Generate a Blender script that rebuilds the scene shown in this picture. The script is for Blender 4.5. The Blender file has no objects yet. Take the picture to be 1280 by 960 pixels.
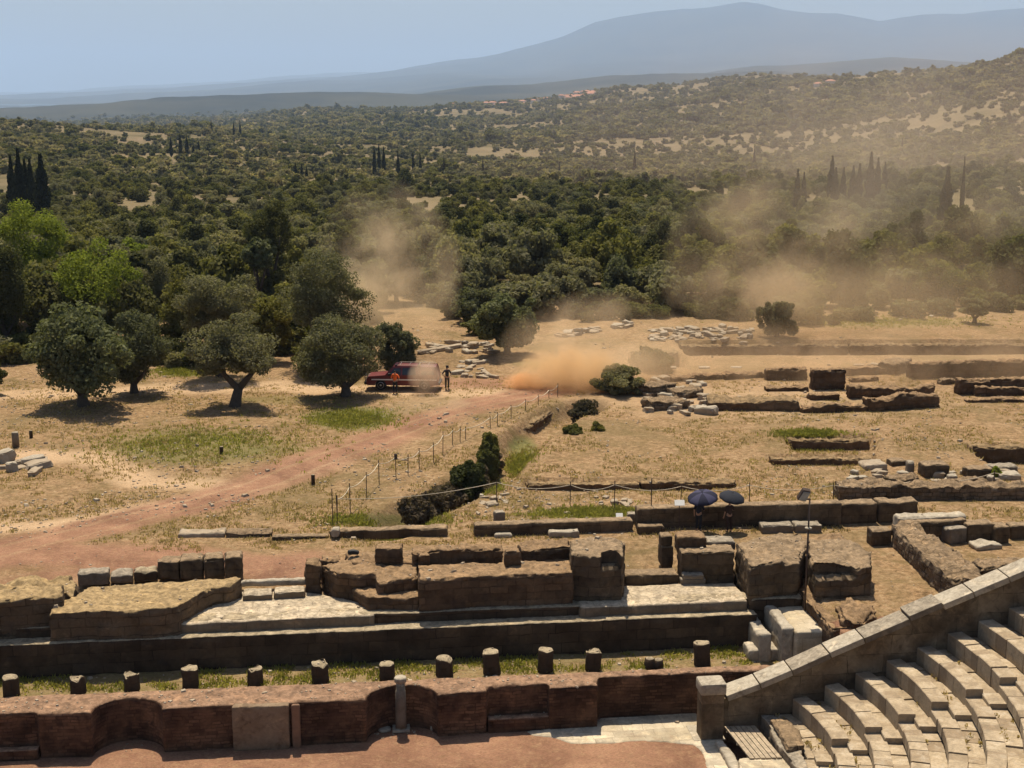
HAZE, DUST = True, True
import bpy, bmesh, math, random
import numpy as np
from mathutils import Vector, Matrix, Euler
random.seed(7); RNG = np.random.default_rng(11)
S = bpy.context.scene; COL = S.collection
# ------------------------------------------------------------------ camera model
F_PX, CX, CY, HOR, CAMZ = 1750.0, 640.0, 480.0, 110.0, 22.0
TH = math.atan((CY - HOR) / F_PX); CT, ST = math.cos(TH), math.sin(TH)
def at(px, py, z=0.0):
    """pixel of the 1280x960 photograph -> point on the horizontal plane z"""
    den = F_PX * ST - (CY - py) * CT; num = F_PX * CT + (CY - py) * ST
    k = (CAMZ - z) / den
    return ((px - CX) * k, num * k)
def proj(X, Y, Z):
    Zr = Z - CAMZ; d = Y * CT - Zr * ST; up = Y * ST + Zr * CT
    return CX + F_PX * X / d, CY - F_PX * up / d
def z_of(Y, py):
    """height of a point at ground distance Y that shows in row py"""
    r = (CY - py) / F_PX
    return CAMZ + Y * (r * CT - ST) / (CT + r * ST)
ANG = math.radians(6.4); CA, SA = math.cos(ANG), math.sin(ANG)
def uv(x, y): return CA * x + SA * y, -SA * x + CA * y
def xy(u, v): return CA * u - SA * v, SA * u + CA * v
# ------------------------------------------------------------------ vector noise
def _h(ix, iy, iz, s):
    n = (ix * 374761393 + iy * 668265263 + iz * 2147483647 + s * 974634777) & 0xFFFFFFFF
    n = ((n ^ (n >> 13)) * 1274126177) & 0xFFFFFFFF
    return ((n ^ (n >> 16)) & 0xFFFF) / 65535.0
def vnoise(x, y, z=None, s=0):
    x = np.asarray(x, float); y = np.asarray(y, float)
    z = np.zeros_like(x) if z is None else np.asarray(z, float) + 0 * x
    ix, iy, iz = np.floor(x).astype(np.int64), np.floor(y).astype(np.int64), np.floor(z).astype(np.int64)
    fx, fy, fz = x - ix, y - iy, z - iz
    fx, fy, fz = [f * f * (3 - 2 * f) for f in (fx, fy, fz)]
    r = 0
    for a in (0, 1):
        for b in (0, 1):
            for c in (0, 1):
                r = r + _h(ix + a, iy + b, iz + c, s) * (fx if a else 1 - fx) * (fy if b else 1 - fy) * (fz if c else 1 - fz)
    return r
def fbm(x, y, z=None, s=0, o=4):
    r, a, t = 0, 1.0, 0
    for k in range(o):
        f = 2.03 ** k
        r = r + a * vnoise(x * f, y * f, None if z is None else z * f, s + k * 17); t += a; a *= .5
    return r / t
def sstep(a, b, x):
    t = np.clip((x - a) / (b - a), 0, 1); return t * t * (3 - 2 * t)
# ------------------------------------------------------------------ objects
def link(o, parent=None, label=None, cat=None, group=None, kind=None):
    COL.objects.link(o)
    if parent is not None: o.parent = parent
    for k, v in (('label', label), ('category', cat), ('group', group), ('kind', kind)):
        if v: o[k] = v
    return o
def mesh(name, v, f, mats=(), smooth=False, **kw):
    m = bpy.data.meshes.new(name); m.from_pydata([tuple(p) for p in v], [], [tuple(q) for q in f]); m.update()
    for q in (mats if isinstance(mats, (list, tuple)) else (mats,)): m.materials.append(q)
    if smooth: m.polygons.foreach_set('use_smooth', [True] * len(m.polygons))
    return link(bpy.data.objects.new(name, m), **kw)
def quads_mesh(name, V, nq, mats=(), smooth=False):
    """V: (nq*4,3) array, four verts a quad"""
    m = bpy.data.meshes.new(name); m.vertices.add(nq * 4); m.loops.add(nq * 4); m.polygons.add(nq)
    m.vertices.foreach_set('co', np.ascontiguousarray(V, dtype=np.float32).ravel())
    m.loops.foreach_set('vertex_index', np.arange(nq * 4, dtype=np.int32))
    m.polygons.foreach_set('loop_start', np.arange(0, nq * 4, 4, dtype=np.int32))
    m.polygons.foreach_set('loop_total', np.full(nq, 4, dtype=np.int32))
    for q in (mats if isinstance(mats, (list, tuple)) else (mats,)): m.materials.append(q)
    m.update(); m.validate()
    return m
def empty(name, loc=(0, 0, 0), rz=0, **kw):
    o = bpy.data.objects.new(name, None); o.location = loc; o.rotation_euler = (0, 0, rz); o.empty_display_size = .2
    return link(o, **kw)
def copy_tree(o, parent=None, **props):
    c = o.copy(); COL.objects.link(c); c.parent = parent
    for k, v in props.items(): c[k] = v
    for ch in list(o.children): copy_tree(ch, c)
    return c
class MB:
    def __init__(s): s.v = []; s.f = []
    def box(s, x0, x1, y0, y1, z0, z1, M=None, taper=0):
        b = len(s.v); t = taper
        P = [(x0, y0, z0), (x1, y0, z0), (x1, y1, z0), (x0, y1, z0), (x0 + t, y0 + t, z1), (x1 - t, y0 + t, z1), (x1 - t, y1 - t, z1), (x0 + t, y1 - t, z1)]
        if M is not None: P = [tuple(M @ Vector(p)) for p in P]
        s.v += P
        s.f += [(b, b + 3, b + 2, b + 1), (b + 4, b + 5, b + 6, b + 7), (b, b + 1, b + 5, b + 4), (b + 1, b + 2, b + 6, b + 5), (b + 2, b + 3, b + 7, b + 6), (b + 3, b, b + 4, b + 7)]
        return s
    def tube(s, pts, rad, n=8, caps=True):
        pts = [Vector(p) for p in pts]; b0 = len(s.v)
        if not isinstance(rad, (list, tuple)): rad = [rad] * len(pts)
        for i, p in enumerate(pts):
            d = (pts[min(i + 1, len(pts) - 1)] - pts[max(i - 1, 0)]).normalized()
            a = d.cross(Vector((0, 0, 1)) if abs(d.z) < .9 else Vector((1, 0, 0))).normalized(); c = d.cross(a)
            for k in range(n):
                t = 2 * math.pi * k / n; s.v.append(tuple(p + (a * math.cos(t) + c * math.sin(t)) * rad[i]))
        for i in range(len(pts) - 1):
            for k in range(n):
                q = b0 + i * n; s.f.append((q + k, q + (k + 1) % n, q + n + (k + 1) % n, q + n + k))
        if caps:
            s.f.append(tuple(b0 + k for k in range(n))[::-1]); s.f.append(tuple(b0 + (len(pts) - 1) * n + k for k in range(n)))
        return s
    def prism(s, poly, z0, z1):
        n = len(poly); b = len(s.v)
        s.v += [(p[0], p[1], z0) for p in poly] + [(p[0], p[1], z1) for p in poly]
        s.f.append(tuple(range(b + n - 1, b - 1, -1))); s.f.append(tuple(range(b + n, b + 2 * n)))
        for i in range(n): j = (i + 1) % n; s.f.append((b + i, b + j, b + n + j, b + n + i))
        return s
    def build(s, name, mat, smooth=False, bevel=0, **kw):
        o = mesh(name, s.v, s.f, mat, smooth, **kw)
        if bevel:
            bm = bmesh.new(); bm.from_mesh(o.data)
            bmesh.ops.bevel(bm, geom=bm.edges[:], offset=bevel, segments=2, profile=.6, affect='EDGES')
            bm.to_mesh(o.data); bm.free()
        return o
# ------------------------------------------------------------------ materials
class NT:
    def __init__(s, name):
        s.m = bpy.data.materials.new(name); s.m.use_nodes = True; s.t = s.m.node_tree; s.t.nodes.clear()
        s.out = s.n('ShaderNodeOutputMaterial')
    def n(s, typ, **kw):
        nd = s.t.nodes.new(typ)
        for k, v in kw.items(): setattr(nd, k, v)
        return nd
    def put(s, sock, v):
        if hasattr(v, 'is_output'): s.t.links.new(v, sock)
        elif isinstance(v, (tuple, list)) and len(v) == 3 and sock.type == 'RGBA': sock.default_value = (*v, 1)
        else: sock.default_value = v
    def math(s, op, a, b=0.0, c=None, clamp=False):
        nd = s.n('ShaderNodeMath', operation=op, use_clamp=clamp); s.put(nd.inputs[0], a); s.put(nd.inputs[1], b)
        if c is not None: s.put(nd.inputs[2], c)
        return nd.outputs[0]
    def mix(s, f, a, b, blend='MIX'):
        nd = s.n('ShaderNodeMix', data_type='RGBA', blend_type=blend); s.put(nd.inputs[0], f); s.put(nd.inputs[6], a); s.put(nd.inputs[7], b); return nd.outputs[2]
    def fmix(s, f, a, b):
        nd = s.n('ShaderNodeMix', data_type='FLOAT'); s.put(nd.inputs[0], f); s.put(nd.inputs[2], a); s.put(nd.inputs[3], b); return nd.outputs[0]
    def noise(s, vec, scale, detail=4, rough=.55, dist=0):
        nd = s.n('ShaderNodeTexNoise'); nd.inputs['Scale'].default_value = scale; nd.inputs['Detail'].default_value = detail
        nd.inputs['Roughness'].default_value = rough; nd.inputs['Distortion'].default_value = dist
        if vec is not None: s.put(nd.inputs['Vector'], vec)
        return nd.outputs[0]
    def ramp(s, v, a, b, lo=0.0, hi=1.0):
        nd = s.n('ShaderNodeMapRange'); nd.clamp = True
        for i, q in enumerate((v, a, b, lo, hi)): s.put(nd.inputs[i], q)
        return nd.outputs[0]
    def sep(s, v): nd = s.n('ShaderNodeSeparateXYZ'); s.put(nd.inputs[0], v); return nd.outputs
    def comb(s, x, y, z=0.0):
        nd = s.n('ShaderNodeCombineXYZ')
        for i, q in enumerate((x, y, z)): s.put(nd.inputs[i], q)
        return nd.outputs[0]
    def bump(s, h, strength=.5, dist=.05):
        nd = s.n('ShaderNodeBump'); nd.inputs['Strength'].default_value = strength; nd.inputs['Distance'].default_value = dist
        s.put(nd.inputs['Height'], h); return nd.outputs[0]
    def principled(s, col, rough=.9, metal=0, normal=None, spec=.3, **kw):
        p = s.n('ShaderNodeBsdfPrincipled'); s.put(p.inputs['Base Color'], col); s.put(p.inputs['Roughness'], rough)
        s.put(p.inputs['Metallic'], metal); s.put(p.inputs['Specular IOR Level'], spec)
        if normal is not None: s.put(p.inputs['Normal'], normal)
        for k, v in kw.items(): s.put(p.inputs[k], v)
        s.t.links.new(p.outputs[0], s.out.inputs[0]); return s.m
def triplanar(N, wob=.11):
    """metre coordinates on the face: (along, up) on sides, (x, y) on tops"""
    tc = N.n('ShaderNodeTexCoord'); ob = tc.outputs['Object']; P = N.sep(ob); Q = N.sep(tc.outputs['Normal'])
    ax, ay, az = [N.math('ABSOLUTE', q) for q in (Q[0], Q[1], Q[2])]
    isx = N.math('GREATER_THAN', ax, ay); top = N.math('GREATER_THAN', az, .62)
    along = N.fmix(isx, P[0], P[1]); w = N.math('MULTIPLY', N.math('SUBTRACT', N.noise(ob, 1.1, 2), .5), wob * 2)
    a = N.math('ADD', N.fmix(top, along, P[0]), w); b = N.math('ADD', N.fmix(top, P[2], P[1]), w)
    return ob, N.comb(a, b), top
def stone_mat(name, c1, c2, bw=1.1, bh=.45, joint=.022, jdark=.45, var=.35, stain=.5, topc=None, topmix=.6, bump=.6, seed=0.0, scale=1.0, stainc=(.035, .03, .025), topj=0.0):
    N = NT(name); ob, vec, top = triplanar(N)
    br = N.n('ShaderNodeTexBrick'); br.offset = .43; br.squash = .8; br.squash_frequency = 3
    N.put(br.inputs['Vector'], vec); br.inputs['Scale'].default_value = 1; br.inputs['Brick Width'].default_value = bw
    br.inputs['Row Height'].default_value = bh; br.inputs['Mortar Size'].default_value = joint; br.inputs['Mortar Smooth'].default_value = .35
    br.inputs['Bias'].default_value = 0
    br.inputs['Color1'].default_value = (1 - var, 1 - var, 1 - var, 1); br.inputs['Color2'].default_value = (1 + var * .4,) * 3 + (1,); br.inputs['Mortar'].default_value = (jdark,) * 3 + (1,)
    big = N.noise(ob, .55 * scale, 2, .6, .4); fine = N.noise(ob, 7 * scale, 4, .7, .2); mid = N.noise(ob, 2.3 * scale, 4, .6, .6)
    c = N.mix(N.ramp(big, .35, .65), c1, c2)
    if topc is not None:  # top tint is dust and bleaching, with sunlit-top contrast painted in
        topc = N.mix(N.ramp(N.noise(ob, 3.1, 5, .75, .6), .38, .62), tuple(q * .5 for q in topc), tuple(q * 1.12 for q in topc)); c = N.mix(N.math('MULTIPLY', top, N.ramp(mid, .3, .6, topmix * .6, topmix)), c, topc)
    jm = N.math('MULTIPLY', N.fmix(top, 1.0, topj), N.ramp(N.noise(ob, 1.4, 3, .6), .35, .6, .12, .85))
    c = N.mix(jm, c, N.mix(1.0, c, br.outputs[0], 'MULTIPLY'))
    c = N.mix(N.ramp(N.noise(ob, 1.15 * scale, 5, .7, .8), .54, .68, 0, .6), c, N.mix(1.0, c, (1.75, 1.65, 1.5), 'MULTIPLY'))
    c = N.mix(N.ramp(mid, .52, .72, 0, stain), c, stainc)
    c = N.mix(N.ramp(fine, .25, .75, .0, .55), c, N.mix(1.0, c, (.45, .43, .4), 'MULTIPLY'))
    hgt = N.math('ADD', N.math('MULTIPLY', fine, .5), N.math('MULTIPLY', N.math('SUBTRACT', mid, N.math('MULTIPLY', br.outputs[1], jm)), .7))
    return N.principled(c, .95, normal=N.bump(hgt, bump, .06), spec=.12)
def plain(name, col, rough=.8, metal=0, var=.25, scale=3.0, spec=.3, bump=0.0):
    N = NT(name); tc = N.n('ShaderNodeTexCoord').outputs['Object']; nz = N.noise(tc, scale, 5, .6)
    c = N.mix(N.ramp(nz, .3, .7, 0, 1), tuple(q * (1 - var) for q in col), tuple(min(1, q * (1 + var)) for q in col))
    return N.principled(c, rough, metal, spec=spec, normal=N.bump(nz, bump, .03) if bump else None)
def foliage_mat(name, ca, cb, trans=.3, hue=.85):
    N = NT(name); tc = N.n('ShaderNodeTexCoord').outputs['Object']; oi = N.n('ShaderNodeObjectInfo').outputs['Random']
    nz = N.noise(tc, .8, 4, .7); n2 = N.noise(tc, 5.0, 2, .5)
    f = N.math('ADD', N.math('MULTIPLY', nz, .6), N.math('MULTIPLY', n2, .4))
    c = N.mix(N.ramp(f, .35, .65), ca, cb)
    c = N.mix(N.ramp(oi, .35, 0, 0, hue), c, N.mix(1.0, c, (.6, .68, .66), 'MULTIPLY')); c = N.mix(N.ramp(oi, .55, 1, 0, hue), c, N.mix(1.0, c, (1.35, 1.28, 1.1), 'MULTIPLY'))
    d = N.n('ShaderNodeBsdfDiffuse'); N.put(d.inputs[0], c); t = N.n('ShaderNodeBsdfTranslucent'); N.put(t.inputs[0], N.mix(1.0, c, (1.15, 1.2, .7), 'MULTIPLY'))
    g = N.n('ShaderNodeBsdfGlossy'); N.put(g.inputs[0], (.5, .55, .5)); g.inputs['Roughness'].default_value = .45
    m1 = N.n('ShaderNodeMixShader'); m1.inputs[0].default_value = trans; N.t.links.new(d.outputs[0], m1.inputs[1]); N.t.links.new(t.outputs[0], m1.inputs[2])
    m2 = N.n('ShaderNodeMixShader'); m2.inputs[0].default_value = .0; N.t.links.new(m1.outputs[0], m2.inputs[1]); N.t.links.new(g.outputs[0], m2.inputs[2])
    N.t.links.new(m2.outputs[0], N.out.inputs[0]); return N.m
M = {}
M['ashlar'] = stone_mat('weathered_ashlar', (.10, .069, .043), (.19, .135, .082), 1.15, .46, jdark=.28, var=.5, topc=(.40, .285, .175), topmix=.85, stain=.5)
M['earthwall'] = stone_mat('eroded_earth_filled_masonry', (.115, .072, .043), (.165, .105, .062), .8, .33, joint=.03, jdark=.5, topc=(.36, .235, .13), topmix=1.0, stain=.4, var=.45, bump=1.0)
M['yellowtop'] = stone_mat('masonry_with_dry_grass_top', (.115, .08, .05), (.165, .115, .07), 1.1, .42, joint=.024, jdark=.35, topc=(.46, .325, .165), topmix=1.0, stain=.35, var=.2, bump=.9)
M['dark'] = stone_mat('lichen_stone_shaded_sides', (.066, .043, .027), (.112, .075, .046), 1.3, .46, jdark=.3, var=.5, topc=(.52, .42, .28), topmix=.95, stain=.45)  # lichen stains; side colours also lowered to paint in the shade on wall faces
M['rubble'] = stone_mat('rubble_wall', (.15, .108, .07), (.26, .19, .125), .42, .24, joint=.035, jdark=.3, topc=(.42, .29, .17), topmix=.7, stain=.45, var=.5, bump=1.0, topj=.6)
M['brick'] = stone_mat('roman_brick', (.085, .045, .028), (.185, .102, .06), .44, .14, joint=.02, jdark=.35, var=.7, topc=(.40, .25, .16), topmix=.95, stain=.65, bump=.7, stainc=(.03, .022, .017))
M['marble'] = stone_mat('pale_limestone_block', (.36, .30, .225), (.47, .405, .31), 9, 9, joint=.001, var=.1, stain=.55, topc=(.60, .53, .42), topmix=.5, stainc=(.12, .095, .07))
M['greystone'] = stone_mat('grey_limestone_block', (.17, .135, .1), (.27, .22, .165), 9, 9, joint=.001, var=.1, stain=.6, topc=(.47, .40, .305), topmix=.8, stainc=(.1, .08, .055))
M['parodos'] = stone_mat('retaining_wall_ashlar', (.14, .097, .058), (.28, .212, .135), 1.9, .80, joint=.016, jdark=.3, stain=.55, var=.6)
M['slab'] = stone_mat('stage_paving', (.16, .12, .08), (.24, .185, .125), 1.3, .8, topc=(.66, .54, .385), topmix=1.0, joint=.02, jdark=.5, stain=.4, var=.25, stainc=(.30, .19, .11), topj=.9)  # side colours darkened to put shade on the slab edges, top kept light
M['pave'] = stone_mat('orchestra_paving', (.50, .41, .28), (.60, .51, .38), .85, .55, joint=.014, jdark=.5, stain=.3, var=.35, stainc=(.33, .21, .13), topj=1.0)
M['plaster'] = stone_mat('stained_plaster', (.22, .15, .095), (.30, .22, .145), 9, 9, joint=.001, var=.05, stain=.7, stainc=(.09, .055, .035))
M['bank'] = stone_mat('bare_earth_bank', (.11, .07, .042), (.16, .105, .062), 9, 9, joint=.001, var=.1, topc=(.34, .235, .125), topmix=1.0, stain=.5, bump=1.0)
M['wood'] = plain('grey_timber', (.34, .265, .18), .8, var=.35, scale=6)
M['post'] = plain('rusty_iron', (.075, .05, .038), .7, .2)
M['rope'] = plain('hemp_rope', (.62, .52, .38), .9)
M['bark'] = plain('bark', (.085, .065, .05), .95, scale=4, bump=.8)
M['dstone'] = stone_mat('dusty_field_stone', (.34, .265, .185), (.48, .40, .30), 9, 9, joint=.001, var=.1, stain=.4, stainc=(.16, .11, .08))
# ------------------------------------------------------------------ terrain
def seg_dist(X, Y, pts):
    d = np.full(X.shape, 1e9)
    for (x0, y0), (x1, y1) in zip(pts[:-1], pts[1:]):
        dx, dy = x1 - x0, y1 - y0; L = dx * dx + dy * dy + 1e-9
        t = np.clip(((X - x0) * dx + (Y - y0) * dy) / L, 0, 1)
        d = np.minimum(d, np.hypot(X - x0 - t * dx, Y - y0 - t * dy))
    return d
def rect_mask(PX, PY, x0, x1, y0, y1, sx=6, sy=1.5):
    return sstep(x0 - sx, x0 + sx, PX) * (1 - sstep(x1 - sx, x1 + sx, PX)) * sstep(y0 - sy, y0 + sy, PY) * (1 - sstep(y1 - sy, y1 + sy, PY))
def blob(PX, PY, x, y, rx, ry):
    return np.clip(1.25 - ((PX - x) / rx) ** 2 - ((PY - y) / ry) ** 2, 0, 1)
XS = np.array([-500, 0, 200, 420, 640, 800, 960, 1120, 1280, 1800.])
DS = np.array([135, 200, 300, 420, 600, 900, 1300, 1800, 2500, 3500, 4700, 6000, 8000, 11000, 15000, 20000, 25000, 31000, 40000, 52000, 70000.])
# screen row of the bare ground at each distance, for ten bearings: a description of a real valley, hills, and mountains
TAB = np.array([
 # -500   0   200   420   640   800   960  1120  1280  1800
 [395, 395, 395, 395, 395, 395, 395, 395, 395, 395],
 [318, 318, 318, 318, 316, 314, 312, 312, 312, 312],
 [280, 280, 278, 278, 276, 274, 272, 270, 268, 268],
 [243, 243, 243, 245, 245, 242, 238, 234, 228, 220],
 [207, 207, 214, 222, 224, 222, 218, 210, 196, 180],
 [176, 176, 188, 200, 204, 202, 196, 182, 158, 135],
 [153, 154, 165, 182, 186, 182, 172, 150, 118,  90],
 [166, 170, 174, 172, 168, 160, 145, 118,  78,  50],
 [174, 176, 168, 152, 150, 136, 112,  93,  86,  70],
 [168, 170, 158, 140, 126, 110,  95, 110, 110,  95],
 [158, 158, 154, 150, 140, 130, 128, 125, 122, 110],
 [136, 134, 124, 120, 124, 126, 122, 118, 115, 110],
 [150, 148, 142, 130, 105,  95,  92, 100, 104, 100],
 [140, 138, 134, 126, 118, 104,  84,  73,  82,  90],
 [134, 132, 128, 118, 105, 104, 100,  96,  96,  94],
 [128, 126, 120, 104,  86,  72,  62,  62,  60,  60],
 [124, 122, 114,  98,  62,  16,   6,  28,  10,   0],
 [130, 126, 112, 100,  76,  44,  34,  44,  30,  20],
 [122, 116, 106,  92,  80,  70,  60,  60,  60,  60],
 [124, 120, 118, 112, 108, 106, 104, 100, 100, 100],
 [124, 122, 122, 122, 122, 122, 122, 122, 122, 122]], float)
MT_X = np.array([-500, 0, 150, 300, 400, 500, 600, 660, 700, 740, 780, 815, 850, 885, 905, 925, 945, 975, 1010, 1040, 1070, 1095, 1120, 1150, 1200, 1240, 1280, 1500, 1800.])
MT_Y = np.array([122, 120, 115, 104, 97, 86, 72, 58, 47, 31, 23, 15, 10, 8, 5, 2, 5, 13, 18, 20, 25, 30, 26, 21, 19, 14, 10, 4, 10.])
IS_MT = int(np.where(DS == 25000)[0][0])
def py_far(PX, D):
    ix = np.clip(np.searchsorted(XS, PX) - 1, 0, len(XS) - 2); tx = np.clip((PX - XS[ix]) / (XS[ix + 1] - XS[ix]), 0, 1); tx = tx * tx * (3 - 2 * tx)
    L = np.log(np.maximum(D, 135)); LD = np.log(DS)
    idd = np.clip(np.searchsorted(LD, L) - 1, 0, len(DS) - 2); td = np.clip((L - LD[idd]) / (LD[idd + 1] - LD[idd]), 0, 1); td = td * td * (3 - 2 * td) * .6 + td * .4
    mt = np.interp(PX, MT_X, MT_Y)
    def row(i): 
        r = TAB[i, ix] * (1 - tx) + TAB[i, ix + 1] * tx
        return np.where(i == IS_MT, mt, r)
    return row(idd) * (1 - td) + row(idd + 1) * td
def far_h(X, Y):
    D = np.maximum(Y, 1); px = CX + F_PX * (X / D) * 1.0 / (CT + .0) * 1.0
    py = py_far(px, D)
    r = (CY - py) / F_PX
    z = CAMZ + D * (r * CT - ST) / (CT + r * ST)
    amp = np.interp(D, [135, 300, 1000, 3000, 10000, 25000, 60000], [0, 1.0, 6, 18, 60, 190, 200])
    sc = np.interp(D, [135, 1000, 5000, 25000, 60000], [1 / 60., 1 / 160., 1 / 700., 1 / 3500., 1 / 5000.])
    # noise at fixed octave scales, faded in with distance
    n = 0
    for s_, d0, a in ((70., 150, 1.8), (230., 380, 17.), (900., 2200, 62.), (3200., 9000, 200.)):
        n = n + (fbm(X / s_ + 31, Y / s_ + 7, None, int(s_), 4) - .5) * a * sstep(d0, d0 * 2.2, D)
    return z + n * np.where(D > 20000, .9, 1.0)
CHAN = [at(*p) for p in ((478, 662), (505, 643), (560, 618), (612, 590), (632, 566), (662, 538), (700, 516), (735, 505))]
V_L, V_W, U_R = 56.8, 51.85, 19.7
BANKS = [(850, 1060, 448.5, 431, 1.5, 'left length of the long dark earth bank crossing the far field'), (1061, 1330, 447.5, 430, 1.5, 'right length of the long dark earth bank crossing the far field'),
        (984, 1088, 563, 549, .8, 'dark edge of the upper short trench in the bare field'), (962, 1092, 581, 573, .5, 'dark edge of the thin lower trench in the bare field'),
        (658, 800, 612.5, 604, .5, 'shallow trench edge behind the front rope fence, left length'), (801, 922, 612, 602, .5, 'shallow trench edge behind the front rope fence, right length'), (1212, 1340, 579, 557, 1.1, 'deep trench edge at the right of the bare field'),
        (790, 849, 462, 440, 1.3, 'bushy end of the long dark earth bank by the dust')]
def bank_pit(X, Y, x0, x1, yb, h, near_end=True):
    (ax, ay), (bx, by) = at(x0, yb, -h), at(x1, yb - .5, -h)
    t = (X - ax) / (bx - ax); d = ay + (by - ay) * t - Y
    return sstep(-.75, -.45, d) * (1 - sstep(h * 1.2, h * 4.5, d)) * sstep(-.3, .1, X - ax) * sstep(-.3, .1, bx - X) * h
def ground(X, Y):
    X = np.asarray(X, float); Y = np.asarray(Y, float)
    U, V = uv(X, Y)
    z = (fbm(X / 6, Y / 6, None, 3) - .5) * .28 + (fbm(X / 1.3, Y / 1.3, None, 9, 3) - .5) * .09
    far = far_h(X, Y)
    t = sstep(128, 190, Y)
    PX, PY = proj(X, np.maximum(Y, 20), 0 * X)
    near = (Y < 140)
    pit = 0 * z
    wob = (fbm(X / 2, Y / 2, None, 5) - .5) * 5
    for (a, b, c, d, h, _l) in BANKS: pit = np.maximum(pit, bank_pit(X, Y, a, b, c, h))
    z = z - pit * near
    cd = seg_dist(X, Y, CHAN)
    z = z - (1 - sstep(.7, 2.0, cd + wob * .08)) * 1.15 * near
    # hummocks by the excavation
    z = z + blob(PX, PY, 300, 560, 160, 40) * .35 * near
    # terraces down to the theatre
    behind = -.95 + sstep(V_L + 2.6, V_L + 4.6, V) * .63 + sstep(V_L + 4.5, V_L + 8.5, V) * .32
    zz = np.where(V < V_L + .6, np.where(U < U_R, -2.2, -.25), behind + (z) * sstep(V_L + 2, V_L + 8, V))
    zz = np.where((U > U_R + .3) & (V > V_W + .8), (z * .6) - .1, zz)
    zz = np.where((V > V_L + .6) & (V < V_L + 20) & (U <= U_R + .3), behind + z * sstep(V_L + 5, V_L + 9, V), zz)
    zz = np.where(V >= V_L + 20, z, zz)
    zz = np.where(V < 54.38, np.where((U > 13.4), np.where(V > V_W + .8, np.where(U > U_R, -.2, -3.9), -4.6), -3.9), zz)
    zz = np.where((V < 60) & (zz > -2.7), zz + (fbm(X / .9, Y / .9, None, 19, 3) - .5) * .12, zz)
    zz = np.where(V < 54.3, zz + (fbm(X / 2.5, Y / 2.5, None, 29, 3) - .5) * .05, zz)
    zz = np.where(V < V_L + 25, zz, z)
    return zz * (1 - t) + far * t
def gz(x, y): return float(ground(np.array([x]), np.array([y]))[0])
def on(px, py, z0=0.0):
    """where the sight line of a pixel meets the ground sheet"""
    x, y = at(px, py, z0)
    for _ in range(6):
        z = gz(x, y); x, y = at(px, py, z)
    return x, y, gz(x, y)
def far_on(px, D):
    """a point at distance D in the direction of column px"""
    x = (px - CX) / F_PX * D * CT; return x, D, gz(x, D)
rows = list(np.arange(34, 50, .4)) + list(np.arange(50, 62, .13)) + list(np.arange(62, 132, .3)); y_ = rows[-1]
while y_ < 72000: y_ *= 1.0165; rows.append(y_)
rows = np.array(rows); NCOL = 420
tt = np.linspace(-1, 1, NCOL); tt = np.sign(tt) * np.abs(tt) ** 1.15
YY, TT = np.meshgrid(rows, tt, indexing='ij'); XX = TT * (YY * .52 + 12)
ZZ = ground(XX, YY)
nr, nc = XX.shape
tm = bpy.data.meshes.new('ground'); nv = nr * nc; nq = (nr - 1) * (nc - 1)
tm.vertices.add(nv); tm.loops.add(nq * 4); tm.polygons.add(nq)
tm.vertices.foreach_set('co', np.stack([XX, YY, ZZ], -1).astype(np.float32).ravel())
ii = np.arange(nv).reshape(nr, nc); Q = np.stack([ii[:-1, :-1], ii[:-1, 1:], ii[1:, 1:], ii[1:, :-1]], -1).reshape(-1)
tm.loops.foreach_set('vertex_index', Q.astype(np.int32)); tm.polygons.foreach_set('loop_start', np.arange(0, nq * 4, 4, dtype=np.int32))
tm.polygons.foreach_set('loop_total', np.full(nq, 4, dtype=np.int32)); tm.update()
tm.polygons.foreach_set('use_smooth', np.ones(nq, dtype=bool))
# ---- what grows and lies where: r = trodden red earth, g = green grass, b = bare pale soil, a = woodland floor
PX, PY = proj(XX, YY, ZZ)
U_, V_ = uv(XX, YY)
wb = (fbm(XX / 3, YY / 3, None, 41) - .5)
def track(pts, w, soft=.8):
    return 1 - sstep(w - soft, w + soft, seg_dist(XX, YY, [at(*p) for p in pts]) + wb * 1.6)
near = YY < 135
red = np.maximum.reduce([track([(-150, 720), (0, 690), (120, 660), (250, 628), (380, 588), (460, 556), (530, 528), (600, 506), (690, 487), (760, 470)], 1.9, 1.3),
    1.0 * track([(-100, 712), (60, 690), (330, 706), (372, 706)], 1.8, 1.2), .8 * track([(-60, 735), (150, 705), (300, 715), (372, 715)], .9, 1.2),
    .75 * track([(560, 480), (640, 478), (720, 470)], 2.5, 2), .7 * (V_ < 54.4)]) * near
red = np.where(V_ < 54.4, .85, red)
rut = seg_dist(XX, YY, [at(*p) for p in [(-150, 720), (0, 690), (120, 660), (250, 628), (380, 588), (460, 556), (530, 528), (600, 506), (690, 487)]])
rut = np.exp(-((rut - .75) / .22) ** 2) * near
bare = np.maximum.reduce([.8 * track([(-100, 496), (0, 494), (200, 486), (330, 484), (470, 486), (620, 492)], 2.0, 1.5), .9 * track([(-50, 662), (60, 655), (200, 632), (350, 600), (420, 580)], 1.1, 1.2),
    .8 * track([(20, 572), (110, 570), (180, 600), (320, 612)], 1.4, 1.2), .5 * blob(PX, PY, 950, 500, 300, 30), .9 * blob(PX, PY, 490, 388, 70, 7), .9 * blob(PX, PY, 1190, 392, 90, 9)]) * near
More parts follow.
